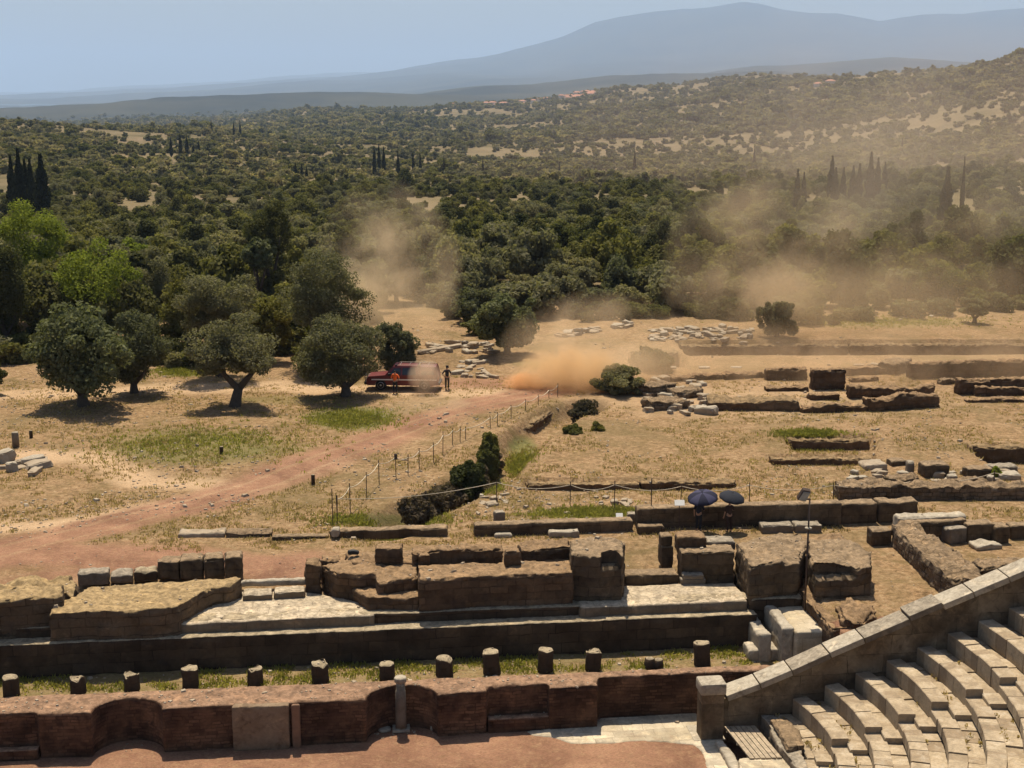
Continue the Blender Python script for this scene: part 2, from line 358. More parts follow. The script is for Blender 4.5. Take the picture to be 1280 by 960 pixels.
green = np.maximum.reduce([1.0 * blob(PX, PY, 440, 523, 65, 17), 1.1 * blob(PX, PY, 228, 464, 38, 8), .7 * blob(PX, PY, 250, 560, 150, 26), .5 * blob(PX, PY, 360, 500, 90, 8),
    1.2 * blob(PX, PY, 612, 602, 18, 14), .9 * blob(PX, PY, 652, 560, 22, 18), .75 * blob(PX, PY, 480, 650, 90, 10), .7 * blob(PX, PY, 745, 642, 90, 9), .6 * blob(PX, PY, 1100, 402, 150, 9),
    .7 * blob(PX, PY, 1010, 543, 45, 7), .6 * blob(PX, PY, 700, 455, 70, 9), .5 * blob(PX, PY, 30, 440, 60, 14), .65 * blob(PX, PY, 1080, 608, 60, 8), .5 * blob(PX, PY, 370, 575, 60, 30)]) * near
strip = (V_ > 54.4) & (V_ < 57.2) & (U_ < 20)
green = np.where(strip, .45, green)
wood = sstep(138, 165, YY + wb * 30)
bare_far = np.maximum.reduce([blob(PX, PY, 165, 180, 45, 6), blob(PX, PY, 670, 197, 62, 9), blob(PX, PY, 860, 184, 60, 5), blob(PX, PY, 980, 186, 50, 6), blob(PX, PY, 1040, 100, 30, 5), blob(PX, PY, 1178, 140, 14, 18),
    blob(PX, PY, 710, 322, 22, 9), blob(PX, PY, 625, 277, 14, 6), blob(PX, PY, 690, 402, 16, 14), blob(PX, PY, 865, 241, 20, 6), blob(PX, PY, 790, 165, 30, 12), blob(PX, PY, 540, 145, 60, 5), blob(PX, PY, 1140, 320, 12, 7),
    blob(PX, PY, 400, 160, 40, 4), blob(PX, PY, 790, 298, 12, 8), blob(PX, PY, 650, 160, 60, 6)])
clear = bare_far * np.where(YY > 420, .5, 1) * (YY > 135) * sstep(.36, .56, fbm(XX / 14, YY / 22, None, 71, 4) * .6 + fbm(PX / 9, PY / 2.2, None, 72, 3) * .4)
patch = sstep(.53, .64, fbm(XX / 90 + 5, YY / 140, None, 77, 4)) * sstep(350, 900, YY) * (1 - sstep(4000, 6000, YY))
clear = np.maximum(clear, patch * .5)
clear = np.where((PX < 1300) & (PX > -50), clear, patch * .5)
clear = np.where((PX > 860) & (YY > 520), clear * .22, clear)
attr = tm.color_attributes.new('cover', 'FLOAT_COLOR', 'POINT')
attr.data.foreach_set('color', np.stack([red * (1 - .45 * rut), green, np.maximum(np.maximum(bare, rut * .55), clear), wood], -1).astype(np.float32).ravel())
N = NT('field_soil_and_dry_grass'); geo = N.n('ShaderNodeNewGeometry').outputs['Position']
ca = N.n('ShaderNodeVertexColor', layer_name='cover'); R_, G_, B_ = N.n('ShaderNodeSeparateColor'), None, None
N.t.links.new(ca.outputs[0], R_.inputs[0]); r_, g_, b_ = R_.outputs; a_ = ca.outputs[1]
P3 = N.sep(geo); nz1 = N.noise(geo, .35, 6, .65, .5); nz2 = N.noise(geo, 3.2, 5, .75, .3); nz3 = N.noise(geo, .09, 5, .6, .3)
streak = N.noise(N.comb(N.math('MULTIPLY', P3[0], .9), N.math('MULTIPLY', P3[1], 3.4), P3[2]), 1.6, 4, .7, .8)
straw = N.mix(N.ramp(streak, .3, .7), (.155, .092, .047), (.39, .248, .128)); straw = N.mix(N.ramp(nz1, .38, .66, 0, .75), straw, (.345, .222, .125))
straw = N.mix(N.ramp(nz2, .5, .68, 0, .9), straw, (.105, .072, .038)); straw = N.mix(N.ramp(nz2, .5, .3, 0, .55), straw, (.50, .385, .235))
straw = N.mix(N.ramp(N.noise(geo, .55, 5, .7, .8), .48, .66, 0, .7), straw, (.16, .115, .05))
grn = N.mix(N.ramp(nz2, .3, .7), (.075, .085, .028), (.24, .22, .085)); straw = N.mix(N.ramp(N.noise(geo, .13, 4, .65, .5), .5, .64, 0, .5), straw, (.145, .112, .05)); c = N.mix(N.ramp(N.math('ADD', g_, N.math('MULTIPLY', N.math('SUBTRACT', streak, .5), 1.3)), .25, .9, 0, .9), straw, grn)
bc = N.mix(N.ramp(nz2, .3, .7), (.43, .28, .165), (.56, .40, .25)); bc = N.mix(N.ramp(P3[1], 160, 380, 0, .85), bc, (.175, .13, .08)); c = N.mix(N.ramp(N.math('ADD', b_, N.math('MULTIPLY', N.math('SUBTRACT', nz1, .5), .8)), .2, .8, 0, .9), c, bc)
rc = N.mix(N.ramp(nz1, .35, .65), (.20, .102, .066), (.345, .188, .118)); rc = N.mix(N.ramp(nz2, .5, .72, 0, .5), rc, (.45, .30, .17))
c = N.mix(N.ramp(N.math('ADD', r_, N.math('MULTIPLY', N.math('SUBTRACT', streak, .5), .9)), .2, .85, 0, .95), c, rc)
wl = N.noise(geo, .018, 6, .7); wd = N.mix(N.ramp(wl, .4, .6), (.11, .09, .045), (.19, .145, .08)); wd = N.mix(N.ramp(N.noise(geo, .045, 5, .75), .47, .62, 0, .7), wd, (.19, .14, .085))
wmask = N.math('MULTIPLY', a_, N.ramp(N.math('ADD', b_, N.math('MULTIPLY', N.math('SUBTRACT', N.noise(geo, .03, 5, .7), .5), 1.2)), .35, .65, 1, .08))
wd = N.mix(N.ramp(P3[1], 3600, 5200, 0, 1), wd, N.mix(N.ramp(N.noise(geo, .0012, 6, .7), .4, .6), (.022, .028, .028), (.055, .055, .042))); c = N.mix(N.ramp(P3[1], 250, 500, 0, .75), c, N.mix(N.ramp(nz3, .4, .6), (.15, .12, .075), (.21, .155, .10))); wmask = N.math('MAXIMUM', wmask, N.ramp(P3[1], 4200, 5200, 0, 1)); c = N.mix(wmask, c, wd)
fn = N.noise(N.comb(N.math('MULTIPLY', P3[0], 1.0), N.math('MULTIPLY', P3[1], 2.2), P3[2]), 9.0, 3, .75, .4); nearm = N.ramp(P3[1], 150, 110, 0, 1)
c = N.mix(N.math('MULTIPLY', N.ramp(fn, .5, .68, 0, .6), nearm), c, N.mix(1.0, c, (.42, .38, .33), 'MULTIPLY')); c = N.mix(N.math('MULTIPLY', N.ramp(fn, .5, .34, 0, .4), nearm), c, N.mix(1.0, c, (1.4, 1.38, 1.3), 'MULTIPLY'))
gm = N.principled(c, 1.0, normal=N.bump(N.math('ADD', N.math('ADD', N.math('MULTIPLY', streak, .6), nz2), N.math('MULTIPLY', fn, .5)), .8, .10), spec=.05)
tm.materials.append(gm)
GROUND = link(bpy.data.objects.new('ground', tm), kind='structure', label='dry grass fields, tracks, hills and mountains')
# sea
sea = plain('sea_water', (.05, .12, .17), .25, var=.1, scale=.0005)
mesh('sea', [(-70000, 9000, -160), (60000, 9000, -160), (60000, 72000, -160), (-70000, 72000, -160)], [(0, 1, 2, 3)], sea, kind='structure')
# ------------------------------------------------------------------ rough masonry
def remeshed(bm, voxel):
    me = bpy.data.meshes.new('tmp'); bm.to_mesh(me); bm.free()
    o = bpy.data.objects.new('tmp', me); COL.objects.link(o)
    md = o.modifiers.new('r', 'REMESH'); md.mode = 'VOXEL'; md.voxel_size = voxel; md.adaptivity = 0
    dg = bpy.context.evaluated_depsgraph_get(); ev = o.evaluated_get(dg); out = bpy.data.meshes.new_from_object(ev)
    bpy.data.objects.remove(o); bpy.data.meshes.remove(me)
    return out
SEED = [0]
def rough(name, poly_xy, ztop, zbot, mat, voxel=.1, amp=.05, ragged=.0, block=.9, relief=.075, holes=(), ang=ANG, smooth=True, flat_drop=None, **kw):
    """a mass of masonry: outline in world metres at its top, worn edges and an uneven top. holes: (x,y,z,rx,ry,rz) bites taken out of it"""
    SEED[0] += 1; sd = SEED[0] * 13
    cx = sum(p[0] for p in poly_xy) / len(poly_xy); cy = sum(p[1] for p in poly_xy) / len(poly_xy)
    c, s = math.cos(ang), math.sin(ang)
    loc = [(c * (p[0] - cx) + s * (p[1] - cy), -s * (p[0] - cx) + c * (p[1] - cy)) for p in poly_xy]
    area = sum(loc[i][0] * loc[(i + 1) % len(loc)][1] - loc[(i + 1) % len(loc)][0] * loc[i][1] for i in range(len(loc)))
    if area < 0: loc = loc[::-1]
    mb = MB().prism(loc, 0, ztop - zbot); bm = bmesh.new()
    vs = [bm.verts.new(p) for p in mb.v]
    for f in mb.f: bm.faces.new([vs[i] for i in f])
    me = remeshed(bm, voxel); n = len(me.vertices); co = np.empty(n * 3, np.float32); me.vertices.foreach_get('co', co); co = co.reshape(-1, 3).astype(float)
    no = np.empty(n * 3, np.float32); me.vertices.foreach_get('normal', no) if hasattr(me.vertices[0], 'normal') else None; no = no.reshape(-1, 3)
    H = ztop - zbot; x, y, z = co.T
    if ragged:
        q = .55 * vnoise(x / block + sd, y / block, None, sd) + .45 * fbm(x * 2.2 + sd, y * 2.2, None, sd + 3, 3)
        co[:, 2] = z * (1 - ragged / H * np.clip(q * 1.5 - .25, 0, 1) * np.clip(z / H * 2, 0, 1)); z = co[:, 2]
    d = (fbm(x * 1.6 + sd, y * 1.6, z * 1.6, sd, 4) - .5) * 1.3 * amp
    d += (fbm(x * 5 + sd, y * 5, z * 5, sd + 5, 3) - .5) * amp * 1.9
    rg = 1 - np.abs(fbm(x * 2.6 + sd, y * 2.6, z * 3.2, sd + 9, 3) * 2 - 1); d -= np.clip(rg - .8, 0, 1) * amp * 3.0
    edge = np.clip((no[:, 2] - .12) / .2, 0, 1) * np.clip((.97 - no[:, 2]) / .1, 0, 1)
    d -= edge * amp * 5.5 * np.clip(fbm(x * 2.9 + sd, y * 2.9, z * 2.0, sd + 21, 3) - .40, 0, 1)
    side = np.abs(no[:, 2]) < .5
    bl = _h(np.floor((x + np.floor(z / .42) * .37) / block).astype(np.int64), np.floor(z / .42).astype(np.int64), np.floor(y / block).astype(np.int64) * side.astype(np.int64), sd) - .5
    d += bl * relief * side
    co += no * d[:, None]
    for (hx, hy, hz, rx, ry, rz) in holes:
        px, py = hx - cx, hy - cy; px, py = c * px + s * py, -s * px + c * py
        e = np.stack([(co[:, 0] - px) / rx, (co[:, 1] - py) / ry, (co[:, 2] - (hz - zbot)) / rz], 1)
        inside = (np.abs(e).max(1) < 1)
        co[inside, 1] = py + ry * .96      # push back to the far side of the bite
    me.vertices.foreach_set('co', co.astype(np.float32).ravel()); me.materials.clear(); me.materials.append(mat); me.update()
    me.polygons.foreach_set('use_smooth', np.full(len(me.polygons), smooth)); me.name = name
    o = bpy.data.objects.new(name, me); o.location = (cx, cy, zbot); o.rotation_euler = (0, 0, ang)
    return link(o, **kw)
def P(name, px_pts, zt, zb, mat, **kw):
    """mass whose top outline is given in pixels at height zt"""
    return rough(name, [at(a, b, zt) for a, b in px_pts], zt, zb, mat, **kw)
def block_geo(x0, y0, x1, y1, yt, depth, z0):
    """front base line in pixels (x0,y0)-(x1,y1) on level z0, top edge row yt over its left end -> corners, height"""
    a, b = at(x0, y0, z0), at(x1, y1, z0); h = z_of(a[1], yt) - z0
    d = (b[0] - a[0], b[1] - a[1]); L = math.hypot(*d); nx, ny = -d[1] / L, d[0] / L
    return [a, b, (b[0] + nx * depth, b[1] + ny * depth), (a[0] + nx * depth, a[1] + ny * depth)], h, math.atan2(d[1], d[0])
def B(name, x0, y0, x1, y1, yt, depth, mat, z0=0.0, sink=.12, **kw):
    pts, h, an = block_geo(x0, y0, x1, y1, yt, depth, z0)
    kw.setdefault('ang', an); kw.setdefault('voxel', .08); kw.setdefault('amp', .035); kw.setdefault('relief', .0)
    return rough(name, pts, z0 + h, z0 - sink, mat, **kw)
ST_ = 'ruined masonry of the stage building'
# ---- stage: ledge wall, paved platforms, masses
def uvpoly(pts): return [xy(*p) for p in pts]
rough('stage_front_wall', uvpoly([(-34, V_L), (17.3, V_L), (17.3, V_L + 1.0), (-34, V_L + 1.0)]), -.7, -2.6, M['dark'], voxel=.09, amp=.02, ragged=.04, block=1.3, relief=.03,
      label='long dark ashlar wall behind the row of column stumps, narrow pale ledge on top', cat='wall')
def vfront(px, py, z): return uv(*at(px, py, z))[1]
v2 = vfront(400, 783, -.25); V2 = 57.55
rough('stage_step_course', uvpoly([(-34, V2), (17.3, V2), (17.3, V2 + .9), (-34, V2 + .9)]), -.25, -.9, M['dark'], voxel=.09, amp=.018, ragged=.05, block=1.6, relief=.03,
      label='second dark step course running above the long stage wall ledge', cat='wall')
LP = P('left_stage_pavement', [(222, 779.5), (470, 768), (452, 752), (400, 741), (380, 738), (345, 738), (296, 738), (268, 744)], -.245, -1.1, M['slab'], voxel=.12, amp=.02, ragged=.05, relief=.01,
  label='worn stone pavement between the left earth-filled mass and the central block', cat='pavement'); LP.name = 'stage_pavement'
P('stage_pavement', [(724, 759), (935, 750), (917, 727), (850, 728), (780, 731), (722, 735)], -.24, -1.1, M['slab'], voxel=.12, amp=.02, ragged=.05, relief=.01,
  label='broad pale stone pavement in front of the wall with the two umbrellas', cat='pavement')
# left mass
P('earth_filled_podium', [(60, 764.5), (110, 763), (193, 761), (222, 757), (238, 748), (258, 737), (268, 733), (286, 731), (303, 722), (296, 719), (245, 722), (155, 728), (111, 731), (92, 743), (70, 752)], .6, -1.0, M['yellowtop'], amp=.05, ragged=.12,
  label='low podium of dark masonry topped with dry yellow earth, curved end, beside the left pavement', cat='ruin', group=ST_)
P('masonry_mass', [(-60, 752), (-20, 748), (50, 743), (78, 739), (80, 728), (40, 730), (-60, 737)], 1.15, -1.0, M['yellowtop'], amp=.06, ragged=.2,
  label='dark masonry mass cut by the lower left edge of the photo, grassy top', cat='ruin', group=ST_)
P('masonry_mass', [(-60, 732), (20, 731), (60, 732), (92, 739), (97, 723), (88, 712), (40, 715), (-60, 722)], .8, -1.0, M['yellowtop'], amp=.08, ragged=.5, block=.7,
  label='broken earth topped wall stump with a dark hollow, left of the yellow podium', cat='ruin', group=ST_)
B('stone_block', 97, 730, 137, 727, 717, .8, M['greystone'], label='grey block with pale top lying next to the hollow wall stump', cat='stone block', group=ST_)
B('stone_block', 138, 727, 166, 725, 716.5, .9, M['greystone'], ragged=.3, label='flat sloping grey slab between two blocks behind the yellow podium', cat='stone block', group=ST_)
B('stone_block', 167, 725, 197, 723, 713, .9, M['dark'], ragged=.35, label='low dark stone just left of the tall four block pile', cat='stone block', group=ST_)
for (a, b_, c_, d_, e, lab) in ((197, 722, 224, 722, 702, 'leftmost upright block of the tall pile behind the yellow podium'), (225, 722.5, 254, 721, 699, 'second block of the tall dark pile, small pale patch at its foot'),
                          (256, 722, 281, 720, 698, 'third block of the tall dark pile behind the yellow podium'), (282, 722, 304, 720.5, 696, 'rightmost block of the tall dark pile, touching the red earth')):
    B('stone_block', a, b_, c_, d_, e, 1.1, M['ashlar'], ragged=.12, relief=.03, amp=.05, label=lab, cat='stone block', group='tall pile of four dark blocks')
B('stone_block', 268, 741, 288, 741, 733, .5, M['marble'], z0=-.24, ragged=.15, label='small pale broken stone on the left pavement by the podium end', cat='stone block')
for (a, b_, c_, d_, e, lab) in ((303, 750, 340, 748.5, 743, 'left pale kerb slab behind the left stage pavement'), (342, 748.5, 382, 746.5, 741, 'right pale kerb slab behind the left stage pavement, near the pier'),):
    B('kerb_slab', a, b_, c_, d_, e, .8, M['slab'], z0=-.24, label=lab, cat='slab')
B('threshold', 300, 731, 384, 728, 727, .35, M['marble'], label='thin pale threshold strip on the red earth between two dark masses', cat='slab')
# central block
P('central_podium', [(522.5, 724), (600, 719), (718, 714.5), (712, 699), (640, 700), (522, 704)], 1.2, -1.0, M['earthwall'], amp=.05, ragged=.1, label='long central block of eroded masonry with flat earthy top', cat='ruin', group=ST_)
P('masonry_mass', [(440, 733), (460, 746), (524, 745), (524, 730), (478, 731), (450, 728)], .35, -1.0, M['earthwall'], amp=.05, ragged=.1, label='lower angled terrace at the front left corner of the long central block', cat='ruin', group=ST_)
P('masonry_mass', [(402, 701), (419, 713), (446, 715.5), (469, 714), (471, 724), (490, 723), (522, 718), (524, 700), (490, 692), (440, 692)], 1.0, -1.0, M['earthwall'], amp=.07, ragged=.25, label='crumbling mass with a bulging front corner, left part of the central ruin', cat='ruin', group=ST_)
P('masonry_pier', [(381, 703), (381, 694), (401, 693), (401, 702)], 1.15, -1.0, M['earthwall'], amp=.06, ragged=.15, label='narrow pier at the left end of the central ruin, gap on its right', cat='ruin', group=ST_)
P('masonry_mass', [(401, 695), (425, 697), (425, 689), (401, 688)], 1.05, -1.0, M['earthwall'], amp=.07, ragged=.2, label='dark link of masonry just behind the narrow left pier', cat='ruin', group=ST_)
P('masonry_mass', [(440, 700), (712, 701), (740, 690), (735, 676), (660, 678), (520, 683), (430, 688)], 1.02, -1.0, M['earthwall'], amp=.06, ragged=.15, voxel=.13, label='broad earthy upper floor of the central ruin, behind the long front block', cat='ruin', group=ST_)
B('stone_block', 468, 702, 502, 702, 686, .9, M['earthwall'], z0=1.0, relief=.02, amp=.05, label='free standing brown block on the left of the central ruin top', cat='stone block', group=ST_)
B('inner_wall', 516, 706, 628, 703, 686.5, .8, M['earthwall'], z0=1.0, amp=.08, ragged=.2, relief=.04, label='low crumbling inner wall along the top of the central ruin', cat='ruin', group=ST_)
B('stone_block', 524, 709, 538, 708, 694, .5, M['earthwall'], z0=1.0, amp=.05, label='small brown stone leaning on the left end of the inner wall', cat='stone block', group=ST_)
B('stone_block', 631, 712.5, 651, 712, 690, .55, M['earthwall'], z0=1.0, amp=.04, label='upright dark block standing in front of the inner wall', cat='stone block', group=ST_)
B('inner_wall', 652, 700, 716, 697, 684, 1.2, M['earthwall'], z0=1.0, amp=.08, ragged=.2, relief=.04, label='right part of the inner wall between the upright block and the tower', cat='ruin', group=ST_)
hb = at(764, 716, 1.0)
tw = P('masonry_tower', [(713, 690), (740, 692), (779, 691), (781, 671), (740, 668), (712, 672)], 1.95, -1.0, M['ashlar'], amp=.06, ragged=.2, relief=.06, holes=((at(764, 691, 1.95)[0], at(764, 691, 1.95)[1] + .05, 1.62, .42, .55, .40),),
  label='tallest dark corner of the central ruin, square socket cut in its front', cat='ruin', group=ST_)
B('leaning_slab', 727, 747, 741, 747, 718, .22, M['greystone'], z0=-.24, ragged=.3, label='upright grey slab with a pale tip, leaning at the foot of the tall corner', cat='slab')
P('masonry_mass', [(700, 684), (760, 680), (750, 672), (690, 675)], 1.3, -.1, M['earthwall'], amp=.06, ragged=.2, label='earthy wall top behind the central ruin beneath the white slabs', cat='ruin', group=ST_)
B('white_slab', 686, 671, 725, 670, 664, .5, M['marble'], z0=1.1 * 0, ragged=.1, label='long thin white slab lying behind the central ruin', cat='slab')
B('white_slab', 618, 672, 641, 671.5, 668, .4, M['marble'], label='small flat pale slab left of the long white one', cat='slab')
# gap with step, pillars
B('step_block', 781, 729.5, 849, 728, 719, .9, M['ashlar'], z0=-.24, label='long low stone step across the gap behind the broad pavement', cat='stone block', group=ST_)
B('stone_block', 826, 706, 842, 705.5, 684, .8, M['ashlar'], relief=.0, label='lower block of the small two block pillar beside the gap', cat='stone block', group='small two block pillar')
B('stone_block', 826, 683.2, 841, 682.7, 670, .7, M['ashlar'], z0=z_of(at(826, 706)[1], 684) + .01, sink=0, label='upper pale topped block of the small two block pillar', cat='stone block', group='small two block pillar')
B('masonry_mass', 850, 727, 918, 727, 688, 1.3, M['ashlar'], z0=-.24, amp=.06, ragged=.15, relief=.05, label='dark wall of big blocks at the back of the broad pavement, below the left umbrella', cat='ruin', group=ST_)
B('stone_block', 846, 689, 883, 689, 670, 1.0, M['earthwall'], z0=.95, amp=.05, ragged=.1, label='brown block set behind and above the wall of big blocks', cat='stone block', group=ST_)
B('stone_block', 884, 686, 920, 685, 677, .9, M['greystone'], z0=.95, label='pale topped slab to the right of the raised brown block', cat='stone block', group=ST_)
for (a, b_, c_, d_, e, z0, lab) in ((851, 730.5, 883, 730, 724.5, -.24, 'lower of two small slabs stacked on the pavement'), (853, 724.2, 880, 723.8, 718.5, None, 'upper of two small slabs stacked on the pavement')):
    if z0 is None: z0 = z_of(at(851, 730.5, -.24)[1], 724.5) + .01
    B('stone_block', a, b_, c_, d_, e, .5, M['greystone'], z0=z0, sink=0 if z0 > 0 else .1, voxel=.06, label=lab, cat='stone block', group='two stacked slabs')
# big right blocks
K1 = P('masonry_mass', [(919, 675), (938, 703), (1000, 698), (1002, 690), (1012, 672), (1000, 664), (960, 664)], 1.5, -1.0, M['ashlar'], amp=.09, ragged=.35, relief=.06, block=1.1, label='largest square masonry block, lit left side and rocky top, behind the lamp post', cat='ruin', group=ST_)
hk = at(1042, 714, 1.0)
K2 = P('masonry_mass', [(1012, 694), (1020, 707), (1060, 707), (1090, 704), (1089, 684), (1060, 668), (1010, 670)], 1.45, -.9, M['ashlar'], amp=.09, ragged=.3, relief=.06, holes=((hk[0], at(1042, 707, 1.45)[1] - .1, 1.15, .95, .7, .33),), label='square masonry block with an arched hollow in its face, nearest the sloping coping', cat='ruin', group=ST_)
P('masonry_mass', [(1002, 690), (1016, 690), (1060, 672), (1050, 662), (1000, 664)], 1.15, -1.0, M['earthwall'], amp=.1, ragged=.3, label='rocky earth fill joining the two big square blocks', cat='ruin', group=ST_)
P('masonry_mass', [(938, 749), (1003, 747), (1003, 738), (935, 740)], -.22, -2.6, M['dark'], amp=.02, label='dark footing of the largest square block, down to the grass', cat='ruin', group=ST_)
e1, e2 = uv(*at(1000, 767, -.7))[0], U_R
rough('return_wall', uvpoly([(16.9, 55.1), (17.45, 55.1), (17.45, V_L + 2.2), (16.9, V_L + 2.2)]), -.95, -2.6, M['marble'], voxel=.08, amp=.03, ragged=.15, relief=.03, label='pale stepped kerb leading from the long wall to the coping, left of the channel', cat='wall')
rough('return_wall', uvpoly([(17.75, 54.6), (18.25, 54.6), (18.25, V_L + 3.2), (17.75, V_L + 3.2)]), -.45, -2.6, M['marble'], voxel=.08, amp=.03, ragged=.12, relief=.03, label='taller pale kerb on the left edge of the paved channel', cat='wall')
rough('channel_paving', uvpoly([(18.25, 54.4), (19.6, 54.4), (19.6, V_L + 2.6), (18.25, V_L + 2.6)]), -.62, -2.6, M['pave'], voxel=.1, amp=.02, relief=.01, label='bright paved strip between the pale kerb and the brown boulder', cat='pavement')
rough('return_wall', uvpoly([(19.45, 53.4), (20.5, 53.4), (20.5, V_L + 3.6), (19.45, V_L + 3.6)]), .02, -2.6, M['earthwall'], voxel=.09, amp=.08, ragged=.3, relief=.05, label='brown rough bank wall on the right edge of the bright paved strip', cat='wall')
P('weathered_rock', [(1047, 752), (1053, 768), (1075, 772), (1095, 762), (1090, 748), (1060, 744)], .35, -1.0, M['earthwall'], amp=.14, ragged=.4, label='brown weathered boulder of masonry just behind the sloping coping', cat='ruin')
for i, (a, b_, c_, d_, e, z0, dep, lab) in enumerate(((936, 826, 1040, 822, 813, -2.2, 1.1, 'long white slab lying on the grass behind the coping'), (938, 834, 990, 832, 829, -2.4, .8, 'lower white slab under the long one at the end of the brick wall'))):
    B('white_slab', a, b_, c_, d_, e, dep, M['marble'], z0=z0, label=lab, cat='slab')
# ---- brick wall of the stage front with niches
def arc(p, m, q, n=11):
    """points of a half circle in plan from p to q through the depth of m"""
    out = []; cx, cy = (p[0] + q[0]) / 2, (p[1] + q[1]) / 2; ax, ay = (p[0] - q[0]) / 2, (p[1] - q[1]) / 2
    bx, by = m[0] - cx, m[1] - cy; k = (bx * -ay + by * ax) / (ax * ax + ay * ay); bx, by = -ay * k, ax * k
    for i in range(n + 1):
        t = math.pi * i / n; out.append((cx + ax * math.cos(t) + bx * math.sin(t), cy + ay * math.cos(t) + by * math.sin(t)))
    return out
ZB = -2.0; A_ = lambda x, y: at(x, y, ZB)
front = [A_(-60, 893), A_(46, 888.5), A_(47, 892), A_(112, 890)] + arc(A_(112.5, 890), A_(158, 871), A_(202, 885))[0:] + [A_(204, 885), A_(290, 880), A_(376, 877), A_(457, 873)] + \
        arc(A_(457.5, 873), A_(502, 854.5), A_(547, 867)) + [A_(549, 867), A_(608, 862.5), A_(609, 857.5), A_(685, 853), A_(686, 859), A_(747, 856), A_(748, 845.5), A_(905, 838.5), A_(990, 835)]
back = [A_(990, 829), A_(905, 831.5), A_(-60, 872.5)]
BW = rough('brick_stage_wall', front + back, ZB, -4.1, M['brick'], voxel=.075, amp=.022, ragged=.05, block=.5, relief=.015, label='long low Roman brick wall with two rounded niches and recessed panels in front of the column stumps', cat='wall')
# ledges that close the lower part of the recesses
for (a, ya, b_, yb, zt) in ((608.5, 857.5, 685.5, 853.5, -3.28), (-60, 893, 46.5, 888.5, -3.45)):
    p, q = at(a, ya, ZB), at(b_, yb, ZB); d = Vector((q[0] - p[0], q[1] - p[1])).normalized(); n_ = Vector((d.y, -d.x)) * .42
    r = rough('ledge', [p, q, (q[0] + n_.x, q[1] + n_.y), (p[0] + n_.x, p[1] + n_.y)], zt, -4.1, M['brick'], voxel=.07, amp=.012, relief=.0)
    r.parent = BW; r.matrix_parent_inverse = BW.matrix_world.inverted()
bpy.context.view_layer.update()
def child(o, par):
    bpy.context.view_layer.update(); o.parent = par; o.matrix_parent_inverse = par.matrix_world.inverted(); return o
for o in [o for o in COL.objects if o.name.startswith('ledge')]: child(o, BW)
p, q = at(290, 881, ZB), at(361, 878.5, ZB); d = Vector((q[0] - p[0], q[1] - p[1])).normalized(); n_ = Vector((d.y, -d.x)) * .2
child(rough('plaster_panel', [(p[0] - n_.x, p[1] - n_.y), (q[0] - n_.x, q[1] - n_.y), (q[0] + n_.x, q[1] + n_.y), (p[0] + n_.x, p[1] + n_.y)], -2.03, -3.93, M['plaster'], voxel=.07, amp=.02, relief=0, label='pale stained plaster panel'), BW)
p, q = at(364, 878.3, ZB), at(375, 878, ZB)
child(rough('pilaster', [(p[0], p[1]), (q[0], q[1]), (q[0] + n_.x * .8, q[1] + n_.y * .8), (p[0] + n_.x * .8, p[1] + n_.y * .8)], -2.03, -3.93, plain('terracotta_render', (.2, .115, .07), .9), voxel=.06, amp=.01, relief=0), BW)
# column drum in the niche
def lathe(name, prof, mat, n=28, wob=.0, seed=0, cap=True, **kw):
    v, f = [], []
    for i, (r, z) in enumerate(prof):
        for k in range(n):
            t = 2 * math.pi * k / n; w = 1 + wob * (float(vnoise(math.cos(t) * 2 + seed, math.sin(t) * 2, z * 2.5, seed)) - .5) * 2
            v.append((r * w * math.cos(t), r * w * math.sin(t), z))
    for i in range(len(prof) - 1):
        for k in range(n): a = i * n + k; b = i * n + (k + 1) % n; f.append((a, b, b + n, a + n))
    f.append(tuple(range((len(prof) - 1) * n, len(prof) * n))); f.append(tuple(range(n - 1, -1, -1)))
    return mesh(name, v, f, mat, True, **kw)
def chip(o, amt, seed):
    vs = o.data.vertices; zt = max(v.co.z for v in vs)
    for v in vs:
        if v.co.z > zt * .55: v.co.z -= amt * max(0, float(vnoise(v.co.x * 5 + seed, v.co.y * 5, None, seed)) - .35) * 1.8 * (v.co.z / zt)
def fix_flat(o):
    for p_ in o.data.polygons:
        if abs(p_.normal.z) > .8: p_.use_smooth = False
x, y = at(501.5, 912, -3.88)
col = empty('niche_column', (x, y, -3.88), .1, label='slim grey column standing in the right hand rounded niche of the brick wall', cat='column')
h = z_of(y, 846) + 3.88
fix_flat(lathe('shaft', [(.23, .1), (.235, .5), (.225, 1.2), (.215, h * .73), (.19, h * .74), (.18, h - .24)], M['greystone'], wob=.05, parent=col))
fix_flat(lathe('capital', [(.19, h - .24), (.25, h - .2), (.26, h - .06), (.22, h)], M['marble'], wob=.06, parent=col))
MB().box(-.36, .36, -.3, .3, 0, .1).build('plinth', M['marble'], bevel=.02, parent=col)
fx, fy = at(481, 912, -3.88); o = lathe('flat_stone', [(.22, 0), (.27, .05), (.25, .11), (.15, .13)], M['marble'], wob=.15, seed=4, label='small round pale stone on the ground beside the niche column', cat='stone'); o.location = (fx, fy, -3.92)
fx, fy = at(543, 912, -3.88); o = lathe('flat_stone', [(.12, 0), (.16, .08), (.13, .22), (.05, .25)], M['marble'], wob=.25, seed=6, label='white stone chip at the right corner of the column niche', cat='stone'); o.location = (fx, fy, -3.92)
